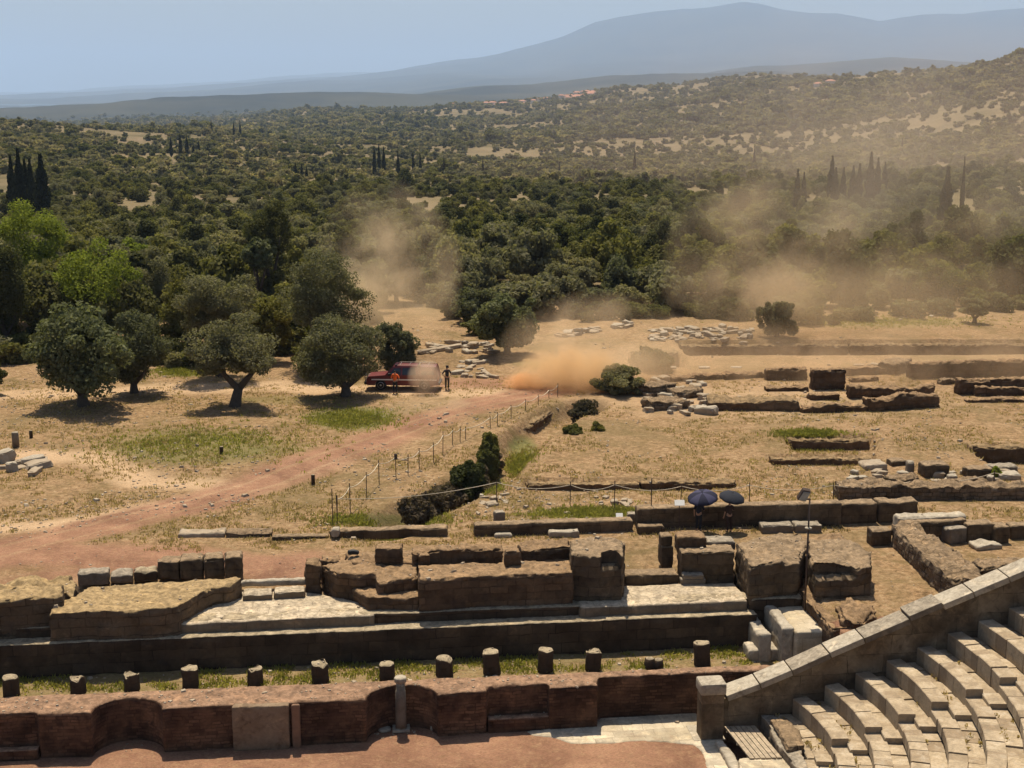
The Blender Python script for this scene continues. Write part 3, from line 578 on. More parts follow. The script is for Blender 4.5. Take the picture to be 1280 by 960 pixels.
# column stumps along the grass strip
stumps = [(13, 871, 846, 18), (97, 867, 846, 18), (164, 864, 842, 18), (238, 860, 835.5, 20), (318, 857, 836, 18.5), (400, 853, 828.5, 21), (483, 849.5, 830, 19), (555.5, 846, 823.5, 21), (615, 843, 815, 21), (681, 840, 811.5, 19), (741.5, 838, 814, 19), (879, 832.5, 804, 20)]
words_ = ['first column stump at the left edge of the photo', 'short second column stump from the left', 'stump above the left rounded niche', 'stump left of the plaster panel, pale flaked top', 'stump behind the right end of the plaster panel', 'wide stump with a pale rim, left of the niche column',
          'low stump just left behind the niche column', 'short wide stump over the right niche edge', 'tall stump above the first brick pier', 'tall stump above the recessed brick panel', 'short stump above the last brick pier', 'tallest stump, alone on the grass beside the coping']
for i, (px, yb, yt, w) in enumerate(stumps):
    x, y = at(px, yb - 1, -2.15); s_ = math.hypot(x, y, 24) / F_PX; r = w * s_ / 2; h = z_of(y - r * .3, yt + 1.5) + 2.3
    o = lathe('column_stump', [(r * 1.0, 0), (r * 1.02, .12), (r * .98, h * .5), (r, h - .09), (r * .93, h - .02), (r * .78, h)], M['dark'], wob=.10, seed=i * 5 + 1, label=words_[i], cat='column', group='row of column stumps on the grass strip')
    chip(o, .22 if i % 3 else .08, i * 7); fix_flat(o); o.location = (x, y + r * .5, -2.3); o.rotation_euler = (random.uniform(-.06, .06), random.uniform(-.06, .06), random.uniform(0, 3))
x, y = at(817, 834, -2.15)
st = empty('broken_stump', (x, y, -2.25), label='broken column stump of two small lumps between the last two stumps', cat='column')
for dx, hh in ((-.17, .5), (.2, .45)):
    o = lathe('lump', [(.2, 0), (.22, .2), (.19, hh), (.1, hh + .04)], M['dark'], wob=.2, seed=int(dx * 90), parent=st); o.location = (dx, 0, 0)
# ---- orchestra paving, irregular edge
p_ = [(657, 913), (690, 909), (745, 902), (750, 897), (870, 889), (905, 930), (925, 975), (895, 990), (885, 965), (878, 940), (868, 930), (852, 929), (830, 927), (800, 926), (760, 929), (715, 929), (690, 921), (665, 919)]
rough('orchestra_paving', [at(a, b, -3.86) for a, b in p_], -3.86, -4.2, M['pave'], voxel=.1, amp=.012, relief=0, label='pale flagstone paving at the end of the brick wall beside the pillar', cat='pavement')
# ---- pillar at the end of the retaining wall
x, y = at(887, 920, -3.88); h = z_of(y, 849) + 3.88
pil = empty('gate_pillar', (x, y, -3.9), ANG, label='square grey pillar with a rounded pale cap at the foot of the sloping coping', cat='pillar')
MB().box(-.46, .46, -.4, .4, 0, h - .5).build('shaft', M['parodos'], bevel=.03, parent=pil)
MB().box(-.54, .54, -.48, .48, h - .5, h).build('cap', M['marble'], bevel=.12, parent=pil)
MB().box(-.75, .55, -.42, 1.0, 0, .06).build('base', M['marble'], bevel=.02, parent=pil)
# ---- theatre
TC = Vector((3.2, 49.6)); R0, PITCH, RISE = 7.47, 1.255, .5
def kz(k): return -2.9 + RISE * k
def ring(mb, r0, r1, a0, a1, z0, z1, gap=.018, blk=1.0, jit=.02, tilt=.015):
    """stones of one row between two angles (radians)"""
    L = (a1 - a0) * (r0 + r1) / 2; n = max(1, round(L / blk)); cuts = [a0]; 
    for i in range(1, n): cuts.append(a0 + (a1 - a0) * (i + random.uniform(-.22, .22)) / n)
    cuts.append(a1)
    for c0, c1 in zip(cuts[:-1], cuts[1:]):
        dz = random.uniform(-jit, jit * .6) * 2.3; dr = random.uniform(-jit, jit); g = gap / r0; m = max(1, int((c1 - c0) * r1 / .5))
        tl = random.uniform(-tilt, tilt)
        for j in range(m):
            t0 = c0 + (c1 - c0) * j / m + (g if j == 0 else 0); t1 = c0 + (c1 - c0) * (j + 1) / m - (g if j == m - 1 else 0)
            b = len(mb.v)
            for z, e in ((z0, 0), (z1 - .03, 0), (z1, .03)):
                for (r, t) in ((r0 + dr + e, t0), (r1 + dr - e * .3, t0), (r1 + dr - e * .3, t1), (r0 + dr + e, t1)):
                    mb.v.append((TC.x + r * math.cos(t), TC.y + r * math.sin(t), z + (dz + tl * (r - r0) if z > z0 else 0)))
            for q in range(2):
                o_ = b + q * 4
                for w in range(4): mb.f.append((o_ + w, o_ + 4 + w, o_ + 4 + (w + 1) % 4, o_ + (w + 1) % 4))
            mb.f.append((b + 8, b + 11, b + 10, b + 9))
def seat_mat():
    N = NT('limestone_seat'); ob, vec, top = triplanar(N); ri = N.n('ShaderNodeNewGeometry').outputs['Random Per Island']
    mid = N.noise(ob, 1.9, 6, .65, .5); fine = N.noise(ob, 9, 6, .7)
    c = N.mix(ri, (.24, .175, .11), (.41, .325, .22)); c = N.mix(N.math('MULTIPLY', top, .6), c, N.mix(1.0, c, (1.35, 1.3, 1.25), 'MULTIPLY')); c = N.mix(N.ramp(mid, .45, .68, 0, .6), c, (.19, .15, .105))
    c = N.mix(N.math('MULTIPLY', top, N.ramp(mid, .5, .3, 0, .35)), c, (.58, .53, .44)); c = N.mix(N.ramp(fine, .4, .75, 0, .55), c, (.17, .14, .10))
    c = N.mix(N.math('GREATER_THAN', ri, .975), c, (.66, .60, .48))
    return N.principled(c, .92, normal=N.bump(N.math('ADD', fine, mid), .9, .05), spec=.12)
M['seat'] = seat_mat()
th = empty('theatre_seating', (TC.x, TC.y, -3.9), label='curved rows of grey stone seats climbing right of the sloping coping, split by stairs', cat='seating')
def tpart(mb, name, mat=None):
    o = mb.build(name, mat or M['seat']); o.location = (-TC.x, -TC.y, 3.9); o.parent = th; return o
def wall_ang(R): return math.asin(max(-1, min(1, (uvline(R))))) 
def a_wall(R):
    """angle where the ring meets the retaining wall"""
    lo, hi = 0.0, 1.4
    for _ in range(30):
        m_ = (lo + hi) / 2; vv = uv(TC.x + R * math.cos(m_), TC.y + R * math.sin(m_))[1]
        if vv < V_W - .06: lo = m_
        else: hi = m_
    return lo
KN = 15
for k in range(0, KN):
    R = R0 + .35 + PITCH * k; z = kz(k)
    if k == -1: z = -3.45
    Lw = z - .26
    aw = a_wall(R + .3)
    wedges = [(0.012, aw), (-.475, -.052), (-1.0, -.54)]
    for wi, (a0, a1) in enumerate(wedges):
        if a1 - a0 < .05 and True: continue
        mb = MB(); ring(mb, R + (.35 if k == 0 and wi == 0 else 0), R + .66, a0, a1, z - .75, z + (0 if wi == 0 and k > 0 else -.30), blk=1.25 if wi == 0 else .9)
        if mb.f: tpart(mb, 'seat_row')
        mb = MB(); ring(mb, R + .665, R + PITCH + .05, a0, a1, z - .8, Lw - (0 if wi == 0 else .13), blk=.8, gap=.006)
        if mb.f: tpart(mb, 'foot_ledge')
    # stairs
    for (s0, s1) in ((-.052, .012), (-.54, -.475)):
        if k < 0: continue
        mb = MB(); ring(mb, R - .02, R + .6, s0, s1, z - .8, z - .33, blk=.8, gap=.008); ring(mb, R + .6, R + PITCH, s0, s1, z - .8, z - .14, blk=.8, gap=.008); tpart(mb, 'stair_flight')
# weeds in the joints
wg = []
for _ in range(620):
    k = random.randint(0, KN - 2); t = random.uniform(-.9, a_wall(R0 + .35 + PITCH * k) - .02); r_ = R0 + .35 + PITCH * k + random.choice((.69, .72, .95, 1.2)); zz_ = kz(k) - (.26 if t > 0 else .39)
    if abs(t + .02) < .05 or float(vnoise(r_ * 1.1, t * 9, None, 5)) < .5: continue
    for q in range(6):
        an = random.uniform(0, 6.28); h_ = random.uniform(.04, .15); x_ = TC.x + r_ * math.cos(t) + random.gauss(0, .05); y_w = TC.y + r_ * math.sin(t) + random.gauss(0, .09); cx_, sx_ = math.cos(an) * .02, math.sin(an) * .02
        wg += [(x_ - cx_, y_w - sx_, zz_), (x_ + cx_, y_w + sx_, zz_), (x_ + random.gauss(0, .04), y_w + random.gauss(0, .04), zz_ + h_), (x_ - cx_ + random.gauss(0, .04), y_w, zz_ + h_)]
WEEDS = np.array(wg)
# ground fill under the rows, outside the picture on the right
mb = MB()
for (a0, a1) in ((-1.35, -1.0),): ring(mb, R0, R0 + PITCH * KN, a0, a1, -4.5, kz(0) - .4)
tpart(mb, 'fill')
# first ring stones near the pillar and timber platform
x0_, y0_ = at(948, 890, -3.3)
def WB(name, pts, zt, zb, mat, **kw): return rough(name, [at(a, b, zt) for a, b in pts], zt, zb, mat, **kw)
WB('stone_block', [(947, 863), (955, 877), (1008, 871), (1000, 861)], -2.85, -3.7, M['greystone'], voxel=.07, amp=.03, label='large square block at the foot of the coping beside the first seat rows', cat='stone block')
WB('stone_block', [(1002, 867), (1006, 875), (1026, 873), (1022, 867)], -3.0, -3.7, M['greystone'], voxel=.07, amp=.03, label='smaller slab tucked behind the large square block under the coping', cat='stone block')
WB('stone_kerb', [(943, 886), (960, 905), (972, 930), (988, 950), (1000, 962), (1010, 958), (1002, 934), (985, 905), (952, 882)], -3.15, -4.0, M['greystone'], voxel=.07, amp=.04, label='curved low kerb between the timber platform and the first seats', cat='kerb')
WB('stone_block', [(963, 898), (975, 918), (984, 935), (1005, 930), (1000, 912), (985, 897)], -2.95, -3.9, M['rubble'], voxel=.07, amp=.05, label='reddish broken seat block in front of the large square block', cat='stone block')
WB('stone_kerb', [(893, 925), (903, 942), (921, 975), (934, 972), (917, 940), (903, 923)], -3.66, -4.0, M['marble'], voxel=.07, amp=.03, label='pale drain kerb between the paving and the timber platform', cat='kerb')
WB('stone_slab', [(922, 947), (928, 990), (1000, 990), (992, 946)], -3.5, -4.0, M['pave'], voxel=.07, amp=.03, label='bright flat slab at the lower end of the timber platform', cat='slab')
pf = empty('timber_platform', (*at(940, 925, -3.5), -3.5), label='small slatted timber platform between the pillar and the first seats', cat='platform')
c4 = [Vector((*at(a, b, -3.45), 0)) for a, b in ((905, 908), (937, 948), (978, 947), (944, 907))]
for i in range(6):
    t0, t1 = i / 6 + .012, (i + 1) / 6 - .012
    q = [c4[0].lerp(c4[3], t0), c4[0].lerp(c4[3], t1), c4[1].lerp(c4[2], t1), c4[1].lerp(c4[2], t0)]
    mb = MB().prism([(p.x - pf.location.x, p.y - pf.location.y) for p in q][::-1], .0, .06); mb.build('plank', M['wood'], parent=pf)
mb = MB()
for t in (.1, .5, .9):
    mb = MB(); a_, b_ = c4[0].lerp(c4[1], t), c4[3].lerp(c4[2], t); mb.tube([(a_.x - pf.location.x, a_.y - pf.location.y, -.06), (b_.x - pf.location.x, b_.y - pf.location.y, -.06)], .05, 4); mb.build('joist', M['wood'], parent=pf)
pass
# ---- retaining (parodos) wall with sloping coping
rw = empty('retaining_wall', (*xy(9, V_W), -3.9), ANG, label='stone retaining wall rising to the right under a sloping pale coping, beside the seats', cat='wall')
def cz(u): return kz((u - uv(*at(1031, 857, -1.9))[0]) / PITCH + 2) + 1.62
# follow the photograph: coping underside/top as seen from the camera
COP = [(906, 857), (962, 836), (1031, 804), (1085, 783), (1150, 753), (1180, 737), (1183, 745), (1230, 719), (1280, 697), (1340, 668), (1420, 632), (1500, 598)]
def cop_pt(px, py, v=V_W + .15):
    """point on the vertical plane v seen at the pixel"""
    dx = (px - CX) / F_PX; r = (CY - py) / F_PX; D = Vector((dx, CT + r * ST, r * CT - ST)); t = v / (-SA * D.x + CA * D.y)
    return (CA * D.x + SA * D.y) * t, CAMZ + D.z * t
cp = [cop_pt(*p) for p in ((905, 866), (962, 845), (1032, 813), (1090, 788), (1182, 749), (1230, 729), (1280, 708), (1350, 677), (1450, 632))]
u0r = 9.0
mb = MB(); b = []
def wall_poly(mb, pts, v0, v1, zb=-4.3):
    n = len(pts); base = len(mb.v)
    for v in (v0, v1):
        mb.v += [(p[0] - u0r, v - V_W, p[1] + 3.9) for p in pts] + [(p[0] - u0r, v - V_W, zb + 3.9) for p in pts]
    m2 = 2 * n
    for i in range(n - 1):
        mb.f.append((base + i, base + n + i, base + n + i + 1, base + i + 1)[::-1][::-1]); mb.f.append((base + m2 + i, base + m2 + i + 1, base + m2 + n + i + 1, base + m2 + n + i))
        mb.f.append((base + i, base + i + 1, base + m2 + i + 1, base + m2 + i))
    mb.f.append((base, base + m2, base + m2 + n, base + n)); mb.f.append((base + n - 1, base + 2 * n - 1, base + m2 + 2 * n - 1, base + m2 + n - 1))
wall_poly(mb, [(u, z - .2) for u, z in cp], V_W, V_W + .75)
mb.build('ashlar_face', M['parodos'], parent=rw)
# coping stones: one piece per stone
def stone_between(pa, pb, v0, v1, th_, name='coping_stone', lift=0):
    (ua, za), (ub, zb_) = pa, pb; L = math.hypot(ub - ua, zb_ - za); nx, nz = -(zb_ - za) / L, (ub - ua) / L
    g = .02; ux, uz = (ub - ua) / L * g, (zb_ - za) / L * g
    P0 = (ua + ux, za + uz); P1 = (ub - ux, zb_ - uz)
    mb = MB(); vs = []
    for v in (v0, v1):
        for (p, e) in ((P0, -th_), (P1, -th_), (P1, 0), (P0, 0)):
            vs.append((p[0] + nx * (e + lift) - u0r, v - V_W, p[1] + nz * (e + lift) + 3.9))
    mb.v = vs; mb.f = [(0, 1, 2, 3), (7, 6, 5, 4), (0, 4, 5, 1), (1, 5, 6, 2), (2, 6, 7, 3), (3, 7, 4, 0)]
    o = mb.build(name, M['greystone'] if random.random() < .7 else M['marble'], bevel=.035, parent=rw); return o
us = [cp[0][0]]
while us[-1] < cp[-1][0] - 1.0: us.append(us[-1] + random.uniform(1.15, 2.0))
U_ = [c[0] for c in cp]; Z_ = [c[1] for c in cp]
for ua, ub in zip(us[:-1], us[1:]):
    hi = .12 if 1150 < proj(*xy((ua + ub) / 2, V_W), np.interp((ua + ub) / 2, U_, Z_))[0] < 1190 else random.uniform(-.01, .02)
    stone_between((ua, float(np.interp(ua, U_, Z_))), (ub, float(np.interp(ub, U_, Z_))), V_W - .20, V_W + .85, .26, lift=hi)
# ------------------------------------------------------------------ low walls and blocks on the terrace
B('terrace_wall', 796, 662, 1052, 655, 635, .75, M['ashlar'], amp=.03, ragged=.03, relief=.02, label='long straight dark wall right behind the two people with umbrellas', cat='wall')
B('stone_block', 1051, 653, 1096, 651, 629, .9, M['ashlar'], ragged=.15, label='left of two big white topped blocks at the right end of the long wall', cat='stone block', group='two big blocks on the long wall end')
B('stone_block', 1098, 651, 1147, 648.5, 627, .9, M['ashlar'], ragged=.15, label='right of two big white topped blocks at the right end of the long wall', cat='stone block', group='two big blocks on the long wall end')
B('terrace_wall', 593, 670, 792, 663, 656, .7, M['ashlar'], ragged=.03, label='low wall with flat pale top left of the long dark wall', cat='wall')
B('stone_block', 619, 655, 632, 654, 641, .5, M['greystone'], label='small upright stone at the left end of the low pale topped wall', cat='stone block')
B('stone_block', 784, 655, 796, 655, 642, .5, M['greystone'], label='grey stone between the low wall and the long dark wall', cat='stone block')
B('kerb_row', 412, 673, 560, 670, 661, .7, M['ashlar'], ragged=.15, label='row of low weathered blocks behind the central ruin, left of the low wall', cat='kerb')
B('stone_block', 413, 669, 424, 669, 661, .5, M['marble'], ragged=.1, z0=.25, label='pale round stone on the left end of the weathered block row', cat='stone block')
B('kerb_row', 340, 674.5, 411, 673, 671, .5, M['ashlar'], label='thin low kerb on the dry grass left of the weathered block row', cat='kerb')
B('kerb_row', 282, 672, 340, 670.5, 664, .8, M['rubble'], ragged=.2, label='dark rough stones in line on the dry grass, right of the pale ones', cat='kerb')
B('kerb_row', 222, 673, 281, 671.5, 665, .9, M['dstone'], ragged=.2, label='pale flat stones at the left end of the stone line on the grass', cat='kerb')
B('white_slab', 952, 665, 992, 664, 656, .8, M['greystone'], ragged=.1, label='left half of the white topped slab in front of the long wall', cat='slab', group='white topped slab pair')
B('white_slab', 993, 664.5, 1028, 664, 655.5, .8, M['greystone'], ragged=.1, label='right half of the white topped slab in front of the long wall', cat='slab', group='white topped slab pair')
B('stone_block', 797, 667, 831, 666.5, 658, .6, M['ashlar'], label='small brown block below the bare post, in front of the long wall', cat='stone block')
B('stone_block', 1089, 681, 1115, 680, 663, .8, M['ashlar'], label='single square block left of the rough diagonal wall', cat='stone block')
DW = P('diagonal_wall', [(1113, 651), (1140, 676), (1172, 707), (1194, 722), (1232, 716), (1222, 700), (1180, 672), (1150, 652), (1130, 646)], 1.1, -.3, M['rubble'], amp=.1, ragged=.35, block=.5, relief=.09, label='thick rough rubble wall running away from the coping towards the long wall', cat='wall')
P('cross_wall', [(1228, 706), (1300, 702), (1300, 690), (1215, 693)], .95, -.3, M['rubble'], amp=.1, ragged=.3, block=.5, relief=.08, label='rough earthy wall branching right from the diagonal rubble wall', cat='wall')
B('wall_block', 1133, 668, 1208, 664, 652, 1.2, M['ashlar'], z0=.35, ragged=.1, label='dark long block at the back corner of the diagonal rubble wall', cat='stone block')
B('white_slab', 1123, 651, 1209, 648, 646, .8, M['marble'], z0=.9, ragged=.1, sink=.5, label='long flat white slab on top of the far end of the diagonal wall', cat='slab')
B('stone_block', 1187, 679, 1210, 676, 662, .9, M['greystone'], label='smooth grey block standing right of the diagonal rubble wall', cat='stone block')
B('stone_block', 1209, 677, 1243, 675, 656, .9, M['ashlar'], label='tall dark block right of the smooth grey block', cat='stone block')
B('stone_block', 1244, 678, 1262, 677, 659, .9, M['ashlar'], label='dark square block between the tall dark block and the right edge', cat='stone block')
B('stone_block', 1263, 672, 1300, 671, 657, .7, M['ashlar'], label='pale topped block cut by the right edge behind the coping', cat='stone block')
o_ = B('white_slab', 1222, 687, 1254, 684, 679, .9, M['marble'], ragged=.3, label='white broken slab lying among the dark blocks at the right', cat='slab')
B('rubble_wall', 1049, 624, 1300, 622.5, 605, 1.3, M['rubble'], amp=.09, ragged=.35, block=.5, relief=.08, label='long dark rubble wall behind the rope at the right, pale broken top', cat='wall')
for (a, b_, c_, d_, e, dep, m_, lab) in (
    (1081, 587, 1110, 586, 580, 1.2, 'dstone', 'low flat mossy block at the left of the block group on the field'),
    (1115, 583, 1134, 582, 575.5, .8, 'ashlar', 'dark flat block behind the narrow upright one on the field'),
    (1134, 590, 1143.5, 590, 577, .6, 'greystone', 'narrow upright block with a white top on the field'),
    (1155, 595, 1187, 594, 580, 1.0, 'ashlar', 'dark square block with a thin white ledge on the field'),
    (1210, 597, 1240, 596, 586, .9, 'ashlar', 'dark block left of the green bush at the right of the field'),
    (1241, 590, 1273, 588, 583, .9, 'greystone', 'pale long block behind the green bush at the right of the field'),
    (1250, 599, 1277, 598, 593, .9, 'marble', 'white slab right of the green bush near the rubble wall')):
    B('stone_block', a, b_, c_, d_, e, dep, M[m_], ragged=.1, label=lab, cat='stone block', group='blocks on the field behind the rubble wall')
# excavated walls further back, half veiled by dust
FW = [(958, 476, 1010, 475, 460, .9, 'leftmost square wall of the far excavation'), (1016, 487, 1057, 486, 461, .9, 'tallest wall of the far excavation with a stone on top'),
      (1137, 474, 1300, 470, 452, .9, 'long wall at the top right of the far excavation'), (1062, 498, 1170, 495, 481, .9, 'middle wall of the far excavation with a wavy top'),
      (1085, 514, 1176, 508, 494, .9, 'front wall of the far excavation, right portion'), (1002, 516, 1086, 514, 503, .9, 'front wall of the far excavation, low left portion'),
      (1198, 494, 1300, 492, 473, .9, 'wall at the right edge of the far excavation'), (1218, 495.5, 1300, 494.5, 483, .6, 'inner step wall at the right edge of the far excavation'), (1209, 503.5, 1300, 503, 497, .8, 'lowest wall at the right edge of the far excavation'),
      (1012, 500, 1050, 500, 491, .8, 'short wall under the tallest wall of the far excavation')]
for (a, b_, c_, d_, e, dep, lab) in FW:
    B('excavated_wall', a, b_, c_, d_, e, dep, M['earthwall'], voxel=.12, amp=.12, ragged=.5 if 'wavy' in lab or 'front' in lab or 'bank' in lab else .2, block=1.6, relief=.09, label=lab, cat='wall', group='dusty walls of the far excavation')
for (a, b_, c_, d_, e, lab) in ((828, 437.5, 858, 437, 435, 'first'), (0, 0, 0, 0, 0, '')):
    pass
for (x0, x1, yb, yt, h, lab) in BANKS:
    B('earth_bank', x0, yb, x1, yb - .5, yt, 1.3, M['bank'], z0=-h, voxel=.13, amp=.13, ragged=.12, block=1.5, relief=.05, label=lab, cat='bank', group='dark earth banks')
for (x0, y0, x1, y1, yt, lab) in ((640, 550, 668, 541, 539, 'dark bank on the upper part of the ditch, lower piece'), (668, 541, 694, 524, 527, 'dark bank on the upper part of the ditch near the smoke'),
        (500, 640, 545, 627, 626, 'dark bank at the lowest end of the ditch behind the brown shrubs'), (545, 627, 585, 606, 612, 'dark bank of the ditch behind the tall shrubs')):
    B('ditch_bank', x0, y0, x1, y1, yt, 1.0, M['bank'], z0=-1.0, voxel=.12, amp=.13, ragged=.15, label=lab, cat='bank', group='banks of the ditch')
for (a, b_, c_, d_, e, dep, m_, lab) in ((838, 478, 905, 474, 469, 1.0, 'earthwall', 'low broken wall at the upper left of the far excavation'), (906, 475, 956, 472, 466, 1.0, 'earthwall', 'low wall joining the leftmost square wall of the far excavation'),
        (812, 497, 845, 492, 482, 1.6, 'rubble', 'dark heap of coursed stones at the left of the far excavation'), (846, 500, 880, 496, 486, 1.4, 'rubble', 'stepped heap of stones behind the front excavation heap'), (815, 514, 862, 510, 501, 1.8, 'rubble', 'front heap of flat stones at the left of the far excavation'),
        (1058, 470, 1120, 468, 458, .8, 'earthwall', 'low double wall between the tallest wall and the sloping ramp'), (1064, 478, 1100, 477, 470, .7, 'earthwall', 'short step wall below the low double wall'), (1118, 470, 1140, 464, 452, 1.5, 'rubble', 'sloping stone ramp left of the long top wall'),
        (958, 490, 1012, 489, 482, 1.0, 'earthwall', 'low mound wall below the leftmost square wall'), (1178, 482, 1200, 480, 474, .8, 'rubble', 'small stub of wall left of the right edge walls'), (885, 513, 1000, 514, 499, 2.2, 'bank', 'long rounded bank of bare earth before the far excavation'),
        (1085, 607, 1100, 606, 596, .8, 'rubble', 'small rough stub on the field behind the dark rubble wall'), (1110, 603, 1150, 601, 594, .9, 'rubble', 'low rough wall between the field blocks and the dark rubble wall'), (1196, 606, 1240, 604, 599, .8, 'rubble', 'low rough stones line right of the field blocks')):
    B('excavated_wall', a, b_, c_, d_, e, dep, M[m_], voxel=.12, amp=.12, ragged=.3, block=1.2, relief=.09, label=lab, cat='wall', group='low walls of the far excavation')
# ---- loose stones: six kinds of broken stone, copied
def stone_mesh(seed, sx, sy, sz, sub=2):
    bm = bmesh.new(); bmesh.ops.create_cube(bm, size=1); bmesh.ops.bevel(bm, geom=bm.edges[:], offset=.1, segments=1, affect='EDGES'); bmesh.ops.subdivide_edges(bm, edges=bm.edges[:], cuts=1)
    rr = random.Random(seed)
    for v in bm.verts:
        n = float(vnoise(v.co.x * 2.2 + seed, v.co.y * 2.2, v.co.z * 2.2, seed)) - .5
        v.co += v.co.normalized() * n * .28; v.co.x *= sx; v.co.y *= sy; v.co.z = (v.co.z + .42) * sz
        v.co.x += v.co.z * rr.uniform(-.1, .1)
    me = bpy.data.meshes.new('loose_stone'); bm.to_mesh(me); bm.free(); return me
SM = [stone_mesh(i, *d) for i, d in enumerate(((.9, .5, .3), (.6, .5, .35), (1.3, .45, .28), (.5, .4, .4), (.8, .7, .2), (1.0, .35, .25)))]
for i, me in enumerate(SM): me.materials.append(M['dstone'] if i % 3 else M['marble'])
def loose(px, py, sc, label, group=None, k=None, z0=0, rz=None, name='loose_stone', cat='stone'):
    x, y, z = on(px, py, z0); o = bpy.data.objects.new(name, SM[random.randrange(6) if k is None else k]); o.location = (x, y, z - .04)
    o.rotation_euler = (random.uniform(-.12, .12), random.uniform(-.12, .12), random.uniform(0, 3.1) if rz is None else rz); s = sc * random.uniform(.75, 1.3); o.scale = (s, s, s * random.uniform(.8, 1.2))
    return link(o, label=label, cat=cat, group=group)
def field(n, px0, px1, py0, py1, sc, label, group, slope=0.0, k=None):
    for i in range(n):
        px = random.uniform(px0, px1); t = (px - px0) / (px1 - px0); loose(px, random.uniform(py0, py1) + slope * t, sc * random.uniform(.6, 1.3), label, group, k)
field(85, 815, 940, 411, 427, .95, 'pale broken stone in the wide scatter below the bushes, beyond the dark bank', 'scatter of pale stones beyond the dark bank')
field(26, 530, 620, 428, 442, 1.1, 'pale stone lying in the rows behind the fire truck', 'pale stones behind the fire truck')
field(22, 572, 615, 452, 474, .9, 'pale stone on the grass right of the standing man', 'pale stones right of the standing man')
field(22, 700, 796, 418, 422, 1.0, 'pale stone in the slanting line above the orange dust', 'slanting line of stones above the dust', slope=-15)
field(40, 808, 890, 476, 518, 1.1, 'dusty stone in the heap at the left end of the far excavation', 'heap of stones left of the far excavation')
field(18, 1120, 1192, 393, 401, .9, 'pale stone at the tree edge left of the small lone tree', 'stones left of the small lone tree', slope=-4)
field(26, 1060, 1290, 455, 461, .5, 'small stone along the top of the far excavation walls', 'stones on the far excavation walls')
field(30, 1060, 1280, 590, 602, .7, 'rough stone among the blocks behind the dark rubble wall', 'stones behind the dark rubble wall')
field(12, 745, 790, 622, 632, .55, 'flat pale stone in the row beside the front rope fence', 'flat stones beside the front rope fence')
field(14, 600, 640, 618, 632, .55, 'pale stone between the shrubs and the front rope fence post', 'stones by the shrub channel')
field(9, 0, 55, 576, 594, 1.3, 'grey stone of the small pile at the left edge of the field', 'stone pile at the left edge')
for px, lab in ((839, 'left of three flat white slabs below the dark bank'), (881, 'middle of three flat white slabs below the dark bank'), (921, 'right of three flat white slabs below the dark bank')):
    B('white_slab', px - 7, 461, px + 7, 461, 459, .5, M['marble'], voxel=.07, amp=.01, label=lab, cat='slab', group='three flat white slabs')
for i, (px, py, rz, lab) in enumerate(((541, 440, .75, 'left long stone block lying askew behind the fire truck'), (560, 437, .8, 'right long stone block lying askew behind the fire truck'))):
    x, y, z = on(px, py); o = bpy.data.objects.new('long_block', SM[5]); o.location = (x, y, z); o.rotation_euler = (0, 0, rz); o.scale = (3.2, 1.6, 1.4); link(o, label=lab, cat='stone block')
x, y, z = on(1028, 461, .9); o = loose(1036, 457, .7, 'round stone on top of the tallest wall of the far excavation', k=3)
# small round posts and stumps on the left field
for px, yb, yt, w, lab in ((20, 559, 540, 9, 'pale cut stone drum at the left edge of the field'), (39, 547, 538, 4.5, 'short dark post right of the stone drum on the left field'), (277, 567, 558, 5, 'short dark stump alone in the middle of the grass field'), (391.5, 605, 593, 5, 'short dark marker post beside the red track')):
    x, y, z = on(px, yb); r = w * y / F_PX / 2; h = z_of(y, yt) - z
    fix_flat(lathe('marker_post', [(r, -.05), (r, h - .04), (r * .85, h)], M['dark'] if w < 8 else M['greystone'], n=14, wob=.05, label=lab, cat='post')); bpy.data.objects[-1] if False else None
    COL.objects[-1].location = (x, y, z)

# ---- small rubble on the ruins and stones in the fields, one scatter each
def pebbles(name, pts, mat, label):
    n = len(pts); V = []; g_ = np.random.default_rng(8)
    for (x, y, z, s) in pts:
        h = s * g_.uniform(.4, .9); w1, w2 = s * g_.uniform(.6, 1.4), s * g_.uniform(.5, 1.0); a_ = g_.uniform(0, 3.1); ca_, sa_ = math.cos(a_), math.sin(a_)
        B0 = [(-w1, -w2, -.03), (w1, -w2, -.03), (w1, w2, -.03), (-w1, w2, -.03)]; T0 = [(q[0] * g_.uniform(.5, .9), q[1] * g_.uniform(.5, .9), h * g_.uniform(.7, 1.1)) for q in B0]
        W = [(x + ca_ * q[0] - sa_ * q[1], y + sa_ * q[0] + ca_ * q[1], z + q[2]) for q in B0 + T0]
        for q in ((0, 1, 5, 4), (1, 2, 6, 5), (2, 3, 7, 6), (3, 0, 4, 7), (4, 5, 6, 7)): V += [W[k] for k in q]
    o = bpy.data.objects.new(name, quads_mesh(name, np.array(V), n * 5, mat)); return link(o, kind='stuff', label=label)
bpy.context.view_layer.update(); DG = bpy.context.evaluated_depsgraph_get(); pr = random.Random(12); pp_ = []
for _ in range(5200):
    if _ % 2: u_, v_ = pr.uniform(-24, 31), pr.uniform(57.5, 76)
    else: u_, v_ = pr.uniform(-22, 16), pr.uniform(53, 56.6)
    x, y = xy(u_, v_); hit, loc, nn_, ix, ob_, mx = S.ray_cast(DG, (x, y, 12), (0, 0, -1))
    if hit and nn_.z > .75 and (ob_.name.split('.')[0] in ('masonry_mass', 'earth_filled_podium', 'central_podium', 'inner_wall', 'diagonal_wall', 'cross_wall', 'masonry_tower', 'return_wall', 'rubble_wall', 'kerb_row', 'weathered_rock') or pr.random() < .28):
        pp_.append((x, y, loc.z, pr.uniform(.02, .055) * (2.2 if pr.random() < .08 else 1)))
pebbles('rubble', pp_, M['dstone'], 'small rubble lying on the ruins')
pp_ = []
